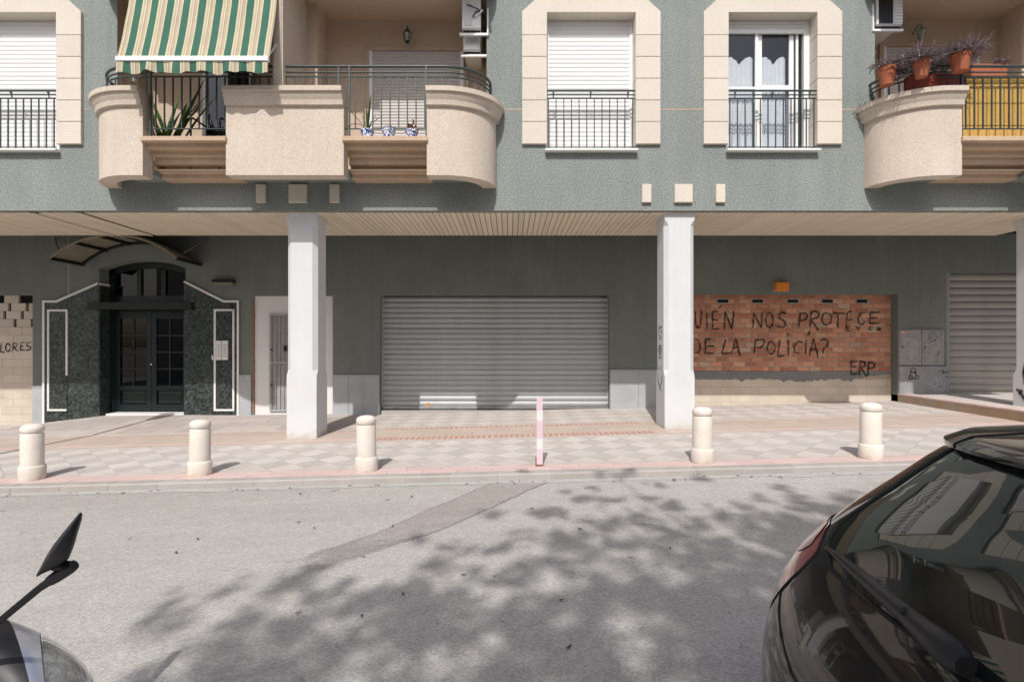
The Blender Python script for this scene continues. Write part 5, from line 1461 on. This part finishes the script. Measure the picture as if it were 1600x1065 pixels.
# ------------------------------------------------------------------ bollards and post
YBO = 6.33
bolx = [50.5, 312, 573, 1097.5, 1360.5]
blab = ['cream stone bollard at the far left by the LORES wall', 'cream stone bollard in front of the entrance doorway', 'cream stone bollard in front of the left end of the garage shutter',
        'cream stone bollard right beside the second column', 'cream stone bollard in front of the brick infill, nearest the dark car']
bx = px(bolx[0], YBO)
root = thing('bollard', blab[0], 'bollard', (bx, YBO, gz(bx, YBO)), 'stone bollards along the kerb')
prof = [(.120, -.06), (.126, .0), (.129, .008), (.129, .148), (.122, .160), (.111, .166)]
mb = MB(); mb.lathe(prof, root.location, 36); mb.build('base', M['bollard'], root, smooth=40)
prof = [(.112, .160), (.111, .525), (.108, .532), (.101, .535), (.101, .546), (.108, .549), (.1125, .555), (.1125, .595), (.106, .610), (.092, .624), (.066, .636), (.033, .642), (.002, .644)]
mb = MB(); mb.lathe(prof, root.location, 36); mb.build('shaft', M['bollard'], root, smooth=40)
for c, lab in list(zip(bolx, blab))[1:]:
    o = copy_tree(root); X = px(c, YBO); o.location = (X, YBO, gz(X, YBO)); o['label'] = lab; o.rotation_euler = (R(rnd.uniform(-1, 1)), R(rnd.uniform(-1, 1)), c)
PY = 6.36; X = px(843, PY); zb_ = gz(X, PY)
t = thing('striped_post', 'leaning thin square post in faded pink and white bands at the kerb', 'post', (X, PY, zb_))
hs = [(0.0, .20, 'pink'), (.20, .318, 'white'), (.318, .53, 'pink'), (.53, .645, 'white'), (.645, .79, 'pink')]
for a, b, m in hs:
    mb = MB(); mb.box(X-.036, X+.036, PY-.03, PY+.03, zb_+a-(.05 if a == 0 else 0), zb_+b); mb.build('painted_band', M[m], t)
mb = MB(); mb.box(X-.045, X-.0365, PY-.034, PY+.034, zb_-.02, zb_+.10); mb.box(X+.0365, X+.042, PY-.034, PY+.034, zb_-.02, zb_+.03); mb.box(X-.0365, X+.0365, PY-.035, PY-.0305, zb_-.02, zb_+.018); mb.build('rusty_socket', M['rust'], t)

# ------------------------------------------------------------------ dark hatchback parked at the right
CX0, CY0 = 0.66, 0.95
CZ0 = rz(1.6, 0)
KEYS = [  # height, rear x, front x, half width, rear corner, front corner
 (.17, .26, 3.95, .78, .45, .7), (.24, .08, 4.12, .85, .45, .8), (.34, .02, 4.19, .875, .45, .8), (.48, .0, 4.2, .885, .45, .85), (.58, .012, 4.19, .887, .45, .85),
 (.68, .040, 4.14, .885, .45, .9), (.76, .075, 4.02, .877, .45, .9), (.82, .100, 3.75, .866, .45, .9), (.865, .125, 3.40, .852, .44, .9),
 (.90, .165, 3.10, .840, .43, .9), (.97, .26, 2.93, .815, .42, .8), (1.05, .36, 2.72, .79, .41, .7), (1.12, .452, 2.54, .765, .40, .65), (1.166, .515, 2.40, .745, .40, .6),
 (1.170, .492, 2.385, .745, .40, .6), (1.182, .488, 2.33, .738, .40, .6), (1.190, .500, 2.32, .728, .40, .6), (1.22, .56, 2.26, .69, .38, .6), (1.25, .74, 2.18, .61, .36, .6), (1.275, .94, 2.05, .52, .34, .5), (1.295, 1.14, 1.90, .40, .3, .4), (1.303, 1.35, 1.72, .22, .2, .2)]
def lerpkey(h):
    for a, b in zip(KEYS, KEYS[1:]):
        if a[0] <= h <= b[0]:
            t = (h-a[0])/(b[0]-a[0]); return [p+(q-p)*t for p, q in zip(a, b)]
    return list(KEYS[-1] if h > 1 else KEYS[0])
NQ, NS = 45, 12
def ring_pts(k):
    h, xr, xf, w, ar, af = k; half = []
    n = 3.0
    for i in range(NQ+1):
        th = math.pi/2*i/NQ; half.append((xr+ar*(1-math.cos(th)**(2/n)), w*math.sin(th)**(2/n)))
    for i in range(1, NS): half.append((xr+ar+(xf-af-xr-ar)*i/NS, w))
    for i in range(NQ+1):
        th = math.pi/2*(1-i/NQ); half.append((xf-af*(1-math.cos(th)**(2/n)), w*math.sin(th)**(2/n)))
    full = half + [(x, -y) for x, y in half[-2:0:-1]]
    return [Vector((CX0+x, CY0+y, CZ0+h)) for x, y in full], len(half)
hs = []
for a, b in zip(KEYS, KEYS[1:]):
    m = max(1, int(round((b[0]-a[0])/.016)))
    for k in range(m): hs.append(a[0]+(b[0]-a[0])*k/m)
hs.append(KEYS[-1][0])
# smooth the key profile (keeping the spoiler lip crisp)
KS = [lerpkey(h) for h in hs]
for it in range(45):
    K2 = [list(k) for k in KS]
    for i in range(1, len(KS)-1):
        if 1.155 < KS[i][0] < 1.208: continue
        for c in range(1, 6): K2[i][c] = (KS[i-1][c]+2*KS[i][c]+KS[i+1][c])/4
    KS = K2
rings = []
for k in KS: r_, HL = ring_pts(k); rings.append(r_)
NR = len(rings[0])
full = MB(); full.grid([[tuple(p) for p in r] for r in rings], closed=True)
tmp = bpy.data.meshes.new('shell'); tmp.from_pydata(full.v, [], full.f)
bm_ = bmesh.new(); bm_.from_mesh(tmp); bmesh.ops.recalc_face_normals(bm_, faces=bm_.faces); bm_.normal_update()
VN = [v.normal.copy() for v in bm_.verts]; bm_.free(); bpy.data.meshes.remove(tmp)
cen = Vector((CX0+2.1, CY0, CZ0+.7))
i0 = 10*NR+3
if VN[i0].dot(Vector(full.v[i0])-cen) < 0: VN = [-n for n in VN]
car = thing('parked_car', 'dark hatchback parked at the right, its tailgate glass mirroring the building', 'car', (CX0+2.1, CY0, CZ0))
def tab(t, h):
    if h <= t[0][0]: return t[0][1]
    for (a, p), (b, q) in zip(t, t[1:]):
        if a <= h <= b: return p+(q-p)*(h-a)/(b-a)
    return t[-1][1]
def glim(h): return tab([(.866, 24), (.88, 29), (.90, 35), (.935, 40), (1.05, 40), (1.166, 41)], h)
def tlim(h): return tab([(.63, 48), (.68, 43), (.76, 37.5), (.82, 34.5), (.865, 35), (.89, 39.5), (.92, 47)], h)
def classify(i, j):
    h = (KS[i][0]+KS[i+1][0])/2
    jj = j if j < HL-1 else NR-1-j        # mirrored index along the half outline
    side = NQ <= jj < NQ+NS
    if jj < NQ:        # rear
        th = 90*(jj+.5)/NQ
        if h < .30: return 'lower_bumper'
        if 1.166 < h < 1.19: return 'spoiler'
        return 'body'
    if side:
        s_ = jj-NQ
        if .70 < h < .90 and s_ < 1 and False: return 'tail_light'
        if .905 < h < 1.165 and s_ not in (0, 5, 11) : return 'side_window'
        return 'body'
    th = 90*(1-(jj-NQ-NS+.5)/NQ)
    if .93 < h < 1.19 and th < 75: return 'windscreen'
    if .56 < h < .70 and 40 < th < 80: return 'headlight'
    if h < .42 and th < 50: return 'lower_bumper'
    return 'body'
parts = {}
for i in range(len(rings)-1):
    for j in range(NR):
        parts.setdefault((classify(i, j), (0 if j < NR//2 else 1)), []).append((i*NR+j, i*NR+(j+1) % NR, (i+1)*NR+(j+1) % NR, (i+1)*NR+j))
cm = {'body': M['car'], 'rear_window': M['car_glass'], 'tail_light': M['tail'], 'tail_pale': M['tail_pale'], 'lower_bumper': M['black_plastic'], 'spoiler': M['car'],
      'side_window': M['car_glass'], 'windscreen': M['car_glass'], 'headlight': M['chrome']}
single = ('body', 'rear_window', 'spoiler', 'windscreen', 'lower_bumper')
merged = {}
for (nm, sd_), fs in parts.items(): merged.setdefault((nm, 0 if nm in single else sd_), []).extend(fs)
def shell_part(nm, fs, m, extra=()):
    ids = sorted({v for f in fs for v in f}); mp = {v: k for k, v in enumerate(ids)}
    vs = [full.v[v] for v in ids]; ns = [VN[v] for v in ids]
    me = bpy.data.meshes.new(nm); ff = []
    for f in fs:
        a, b, c = (Vector(full.v[f[q]]) for q in (0, 1, 2)); g = tuple(mp[v] for v in f)
        ff.append(g if (b-a).cross(c-a).dot(VN[f[0]]) >= 0 else g[::-1])
    for pts, nrm in extra:
        n0 = len(vs); vs += pts; ns += [nrm]*len(pts); g = tuple(range(n0, n0+len(pts)))
        A_, B_, C_ = (Vector(pts[q]) for q in (0, len(pts)//3, 2*len(pts)//3)); ff.append(g if (B_-A_).cross(C_-A_).dot(nrm) > 0 else g[::-1])
    me.from_pydata(vs, [], ff); me.materials.append(m); me.shade_smooth()
    me.normals_split_custom_set_from_vertices([tuple(n) for n in ns])
    o = bpy.data.objects.new(nm, me); link(o, car); return o
for (nm, sd_), fs in merged.items():
    ex = ([tuple(p) for p in rings[-1]], Vector((0, 0, 1)))
    if nm == 'spoiler':
        q = MB(); q.v = full.v; q.f = fs; q.m = [0]*len(fs)
        me = q.mesh('roof_spoiler', cm[nm], smooth=25); bmq = bmesh.new(); bmq.from_mesh(me)
        bmesh.ops.delete(bmq, geom=[v for v in bmq.verts if not v.link_faces], context='VERTS'); bmq.to_mesh(me); bmq.free()
        link(bpy.data.objects.new('roof_spoiler', me), car); continue
    shell_part({'tail_pale': 'tail_light_lens'}.get(nm, nm), fs, cm[nm], [ex] if nm == 'body' else [])
def P(h, th, out=0.0, side=1):
    k = KS[0]
    for a, b in zip(KS, KS[1:]):
        if a[0] <= h <= b[0]: t = (h-a[0])/(b[0]-a[0]); k = [p+(q-p)*t for p, q in zip(a, b)]; break
    _, xr, xf, w, ar, af = k; s_ = math.sin(R(abs(th))); c_ = math.cos(R(abs(th)))
    x = xr+ar*(1-max(c_, 0)**(2/3)); y = w*s_**(2/3)*(1 if th >= 0 else -1)
    v = Vector((CX0+x, CY0+y, CZ0+h)); o = Vector((-c_, s_*(1 if th >= 0 else -1), .35)).normalized(); return v+o*out
def patch_mesh(name, m, hs_, lo_, hi_, n, out):
    mb = MB(); mb.grid([[tuple(P(h_, lo_(h_)+(hi_(h_)-lo_(h_))*k/n, out)) for k in range(n+1)] for h_ in hs_])
    return mb.build(name, m, car, fixn=True, smooth=180)
patch_mesh('rear_window', M['car_glass'], [.866+.300*k/40 for k in range(41)], lambda h: -glim(h), glim, 60, .0025)
for sg in (1, -1):
    f1, f2 = (lambda h: sg*tlim(h)), (lambda h: sg*86)
    patch_mesh('tail_light', M['tail'], [.632+.286*k/26 for k in range(27)], f1, f2, 24, .003)
    patch_mesh('tail_light_lens', M['tail_pale'], [.80+.113*k/20 for k in range(21)], lambda h: sg*(tlim(h)+tab([(.80, 30), (.815, 16), (.835, 10), (.86, 7), (.88, 6), (.913, 3)], h)), f2, 20, .0055)
mb = MB()
hh = [1.164-.010*k for k in range(30)]
path = [P(h_, -glim(h_), .002) for h_ in hh] + [P(.866, q, .003) for q in range(-24, 25, 3)] + [P(h_, glim(h_), .002) for h_ in hh[::-1]]
mb.tube(path, .0065, 6); mb.build('window_seal', M['rubber'], car, smooth=60)
mb = MB()
path = [P(h_, tlim(h_)-.6, .001) for h_ in (.90, .87, .84, .80, .76, .73)] + [P(.70, 34, .001), P(.665, 27, .001), P(.63, 19, .001), P(.605, 10, .001), P(.60, 0, .001), P(.605, -10, .001), P(.63, -19, .001), P(.70, -34, .001)]
mb.tube(path, .0035, 5); mb.build('tailgate_gap', M['rubber'], car, smooth=60)
mb = MB(); mb.tube([P(1.172+.004*k, 36+.2*k, .001) for k in range(14)], .003, 5); mb.build('spoiler_gap', M['rubber'], car)
# wiper
mb = MB()
A = Vector((.892, 1.50, -.566)); B = Vector((.800, .93, -.560))
pts = [A.lerp(B, t)+Vector((-.02, 0, .012)) for t in (0, .12, .3, .5, .7, .86, .95, 1.0)]
mb.tube(pts, [.005, .010, .016, .0175, .020, .027, .029, .018], 10); mb.build('rear_wiper', M['black_plastic'], car, smooth=60)
mb = MB(); q = [A.lerp(B, t)+Vector((-.004, 0, .002)) for t in (.0, .5, .8)]; mb.tube(q, .005, 6); mb.build('wiper_blade', M['rubber'], car)
mb = MB(); mb.tube([A.lerp(B, .70)+Vector((-.028, 0, .030)), A.lerp(B, .715)+Vector((-.036, 0, .024))], .006, 6); mb.build('wiper_joint', M['rubber'], car)
# wheels
for wx in (.80, 3.38):
    for sg in (-1, 1):
        wy = CY0+sg*.80
        c = (CX0+wx, wy, rz(CX0+wx, 0)+.31)
        mb = MB(); mb.lathe([(.20, -.10), (.285, -.105), (.31, -.085), (.312, 0), (.31, .085), (.285, .105), (.20, .10)], c, 28, 'y', cap=False); ty = mb.build('wheel', M['rubber'], car, smooth=50)
        mb = MB(); mb.lathe([(.03, .085), (.05, .075), (.17, .06), (.205, .095)], c, 10, 'y'); mb.lathe([(.03, -.085), (.05, -.075), (.17, -.06), (.205, -.095)], c, 10, 'y'); mb.build('rim', M['silver'], ty)

# ------------------------------------------------------------------ scooter at the left
SY = 1.45
sc = thing('scooter', 'dark scooter with a silver band beside its clear headlight and one black mirror', 'scooter', (-1.9, SY, rz(-1.9, 0)))
zr = rz(-1.9, 0)
def sect(u):       # u 0 rear .. 1 nose
    e = math.sqrt(max(0, 1-u**2.4)); return .165*e+.002, .25*e+.002
def cowl(u0, u1, name, m, n=8, sc_=1.0):
    rows = []
    for i in range(n+1):
        u = u0+(u1-u0)*i/n; ry, rzz = sect(u); row = []
        for k in range(28):
            a = 2*math.pi*k/28; yy_ = ry*math.cos(a)*sc_; z_ = rzz*math.sin(a)*sc_
            x = -1.555+.44*u - .22*z_*(1-.55*u) - 1.5*yy_*(1-u**3)
            row.append((x, SY+yy_, -.955+z_))
        rows.append(row)
    mb = MB(); mb.grid(rows, closed=True); return mb.build(name, m, sc, smooth=180)
cowl(0.0, .58, 'front_cowl', M['black_plastic'])
cowl(.585, .74, 'silver_band', M['silver'])
cowl(.745, 1.0, 'headlight_lens', M['lens'], 12)
cowl(.70, .72, 'band_lip', M['black_plastic'], 2, .97)
cowl(.75, .985, 'headlight_housing', M['reflector'], 10, .92)
# mirrors
def mirror(ysgn):
    Ym = SY - .20*ysgn
    wv = Vector((-.62, .76, -.20))
    def q(x, y, d=0): return Vector((px(x, 1.25), Ym, pz(y, 1.25)))+wv*d
    mb = MB()
    mb.tube([q(-60, 1015, .03*ysgn), q(0, 969), q(62, 918), q(78, 907)], [.008, .008, .0085, .010], 10)
    mb.tube([q(78, 907), q(90, 899), q(110, 886), q(116, 882)], [.012, .014, .014, .012], 10)
    st = mb.build('mirror_stem', M['black_plastic'], sc, smooth=60)
    # housing: lens shaped in side view, wide across
    rows = []
    for i in range(15):
        t = i/14; cxm = 57+(126-57)*t; cym = 898-(898-800)*t
        th = 27*tab([(0, .10), (.1, .32), (.25, .75), (.41, 1), (.6, .80), (.85, .42), (.96, .27), (1, .14)], t)
        wdt = .06*math.sin(math.pi*(.04+.92*t))**.55
        nx, ny = 98/120, 69/120
        row = []
        for k in range(16):
            a = 2*math.pi*k/16; off = math.cos(a)
            o_ = th*(1.0 if off > 0 else .22)*abs(off)*(1 if off > 0 else -1)
            p = q(cxm+nx*o_, cym+ny*o_, wdt*math.sin(a)); row.append(tuple(p))
        rows.append(row)
    mb = MB(); mb.grid(rows, closed=True); mb.poly(rows[0]); mb.poly(rows[-1]); hb = mb.build('mirror', M['black_plastic'], sc, smooth=70)
    mb = MB(); mb.tube([q(88, 880), q(100, 884), q(112, 884)], [.016, .013, .012], 10); mb.build('mirror_joint', M['black_plastic'], hb, smooth=60)
mirror(1)
# rest of the scooter, mostly out of frame
mb = MB(); mb.tube([(-1.80, SY-.34, -.52), (-1.78, SY-.2, -.55), (-1.74, SY, -.70), (-1.78, SY+.2, -.55), (-1.80, SY+.34, -.52)], .016, 8); mb.build('handlebar', M['black_plastic'], sc, smooth=60)
for sg in (-1, 1):
    mb = MB(); mb.tube([(-1.79, SY+sg*.24, -.54), (-1.81, SY+sg*.37, -.515)], .022, 10); mb.build('grip', M['rubber'], sc, smooth=60)
mb = MB(); mb.prism_xz([(-1.85, -.78), (-1.76, -.88), (-1.80, -1.2), (-1.90, zr+.22), (-1.98, zr+.22), (-1.96, -.9)], SY-.19, SY+.19); mb.build('leg_shield', M['black_plastic'], sc, bevel=.02, segs=2)
mb = MB(); mb.box(-2.12, -1.66, SY-.17, SY+.17, zr+.20, zr+.26); mb.build('floorboard', M['black_plastic'], sc, bevel=.01)
mb = MB(); mb.prism_xz([(-2.05, zr+.22), (-2.02, zr+.62), (-2.85, zr+.70), (-2.98, zr+.55), (-2.5, zr+.32)], SY-.15, SY+.15); mb.build('rear_body', M['car'], sc, bevel=.03, segs=2)
mb = MB(); mb.prism_xz([(-2.0, zr+.66), (-2.0, zr+.74), (-2.4, zr+.76), (-2.5, zr+.82), (-2.88, zr+.83), (-2.86, zr+.72)], SY-.14, SY+.14); mb.build('seat', M['rubber'], sc, bevel=.025, segs=2)
for wx in (-1.38, -2.62):
    c = (wx, SY, rz(wx, 0)+.235)
    mb = MB(); mb.lathe([(.15, -.045), (.215, -.05), (.235, -.02), (.235, .02), (.215, .05), (.15, .045)], c, 26, 'y', cap=False); wl = mb.build('wheel', M['rubber'], sc, smooth=50)
    mb = MB(); mb.lathe([(.02, -.05), (.15, -.035), (.15, .035), (.02, .05)], c, 8, 'y'); mb.build('rim', M['silver'], wl)
mb = MB()
for sg in (-1, 1): mb.tube([(-1.38, SY+sg*.07, rz(-1.38, 0)+.235), (-1.50, SY+sg*.07, -.95)], .022, 8)
mb.build('front_fork', M['silver'], sc, smooth=60)

# ------------------------------------------------------------------ street lamp just outside the left edge, and the tree overhead
SLX, SLY = -7.72, 6.34
zb_ = gz(SLX, SLY)
t = thing('street_lamp', 'slim street lamp on the kerb whose shadow crosses the pavement', 'street lamp', (SLX, SLY, zb_))
mb = MB(); mb.tube([(SLX, SLY, zb_-.1), (SLX, SLY, zb_+.8), (SLX, SLY, zb_+5.0)], [.06, .055, .035], 12); mb.build('pole', M['darkiron'], t, smooth=60)
mb = MB(); mb.lathe([(.08, 0), (.10, .03), (.17, .45), (.13, .56), (.03, .64)], (SLX, SLY, zb_+5.0), 12); mb.build('lamp_head', M['lamp_glass'], t)

TX, TY = 1.6, -6.2
tr = thing('street_tree', 'leafy street tree overhead, seen only by the dappled shade it throws on the road', 'tree', (TX, TY, rz(TX, 0)))
r_ = random.Random(17)
clumps = [  # photo x, y on the road, radius (m), leaves
 (300,1010,.50,110),(400,960,.42,110),(360,1050,.45,100),(470,925,.35,70),(520,985,.42,120),(560,900,.36,60),(600,940,.38,120),(640,1010,.45,130),(700,905,.40,150),
 (690,960,.36,110),(760,870,.36,80),(800,920,.40,150),(740,1030,.45,140),(820,990,.42,150),(880,880,.40,130),(930,930,.38,120),(900,1000,.45,170),(840,1060,.5,160),(960,1040,.45,150),
 (780,820,.40,60),(860,805,.40,70),(930,790,.36,35),(1000,775,.40,30),(1010,800,.42,90),(960,840,.40,80),(1050,850,.40,110),(1100,900,.40,170),(1020,910,.38,120),(1070,960,.40,160),
 (1150,830,.42,160),(1200,880,.40,180),(1170,960,.40,190),(1130,1010,.4,150),(1230,820,.42,170),(1260,800,.36,80),(1090,800,.38,50),(1180,795,.36,50),(1300,800,.40,120),(1280,860,.45,180),
 (1340,790,.36,50),(1220,930,.40,190),(1180,1050,.45,170),(1090,1060,.42,110),(1360,830,.5,180),(1240,1000,.45,180),(1400,800,.40,60),(1440,850,.55,170),(250,1060,.4,60),(450,1040,.42,100),(560,1055,.45,110),
 (880,755,.3,25),(960,745,.3,25)]
groups = []
for (x, y, rad, n) in clumps:
    g = Vector(on_road(x, y)); hgt = r_.uniform(7.5, 9.8); tt = hgt/1.12
    groups.append((g - LD*tt, rad, n))
for gx, gy, rad, n in ((1.0, .6, .6, 240), (1.6, 1.2, .6, 260), (2.2, .6, .7, 260), (1.3, 1.8, .5, 140), (2.4, 1.7, .7, 220), (3.0, 1.0, .8, 220), (.7, 1.2, .45, 120), (-.2, .3, .8, 120), (3.6, 2.4, .9, 160), (3.2, 3.4, .9, 150)):
    hgt = r_.uniform(8.5, 11.5); groups.append((Vector((gx, gy, rz(gx, 0)+.8)) - LD*(hgt/1.12), rad, n))
vs, fs = [], []
for c, rad, n in groups:
    subs = [c + Vector((r_.gauss(0, .72), r_.gauss(0, .72), r_.gauss(0, .6)))*rad for _ in range(max(3, n//16))]
    for k in range(int(n*(.78 + .5*max(0, min(1, (c.x-.155*c.y+.5)/2))))):
        p = r_.choice(subs) + Vector((r_.gauss(0, .15), r_.gauss(0, .15), r_.gauss(0, .15)))*rad
        a = Vector((r_.gauss(0, 1), r_.gauss(0, 1), r_.gauss(0, .5))).normalized(); b = a.cross(Vector((r_.gauss(0, 1), r_.gauss(0, 1), r_.gauss(0, 1)))).normalized()
        L, W = r_.uniform(.055, .09), r_.uniform(.028, .045); n0 = len(vs)
        vs += [tuple(p-a*L), tuple(p+b*W), tuple(p+a*L), tuple(p-b*W)]; fs.append((n0, n0+1, n0+2, n0+3))
me = bpy.data.meshes.new('crown'); me.from_pydata(vs, [], fs); me.materials.append(M['leaf'])
cr_ = bpy.data.objects.new('crown', me); link(cr_, tr)
mb = MB(); top = Vector((TX-.4, TY-.3, rz(TX, 0)+6.2))
mb.tube([(TX, TY, rz(TX, 0)-.1), (TX+.03, TY, rz(TX, 0)+1.5), (TX-.1, TY-.1, rz(TX, 0)+4), tuple(top)], [.20, .16, .14, .12], 12); mb.build('trunk', M['bark'], tr, smooth=60)
mb = MB()
for c, rad, n in groups[::3]:
    m_ = top.lerp(c, .5)+Vector((0, 0, .35)); mb.tube([tuple(top), tuple(m_), tuple(c)], [.06, .03, .008], 6)
mb.build('limb', M['bark'], tr, smooth=60)

# ------------------------------------------------------------------ building across the street, behind the camera
ob = thing('opposite_building', 'plain cream house across the street, mirrored in glass only', 'building', (0, -11, rz(0, 0)))
mb = MB(); oh = []
for f in range(3):
    for k in range(-6, 7): oh.append((k*3.0-.6, k*3.0+.6, .9+f*2.9, 2.3+f*2.9))
wall_holes(mb, -22, 22, -2.2, 8.4, oh, -11.0, -.25)
mb.quad((-22, -11, 8.4), (22, -11, 8.4), (22, -19, 8.4), (-22, -19, 8.4)); mb.quad((-22, -11, -2.2), (-22, -19, -2.2), (-22, -19, 8.4), (-22, -11, 8.4)); mb.quad((22, -11, -2.2), (22, -19, -2.2), (22, -19, 8.4), (22, -11, 8.4)); mb.quad((-22, -19, -2.2), (22, -19, -2.2), (22, -19, 8.4), (-22, -19, 8.4))
mb.build('wall', M['beige'], ob, fixn=False)
for a, b, c, d in oh:
    mb = MB(); mb.box(a, b, -11.2, -11.17, c, d); w_ = mb.build('window', M['car_glass'], ob)
    mb = MB(); mb.box((a+b)/2-.03, (a+b)/2+.03, -11.17, -11.14, c, d); mb.build('frame', M['white_alu'], w_)

print('bricks', sum(1 for o in bpy.data.objects if o.parent == bi and o.name.startswith('brick')))
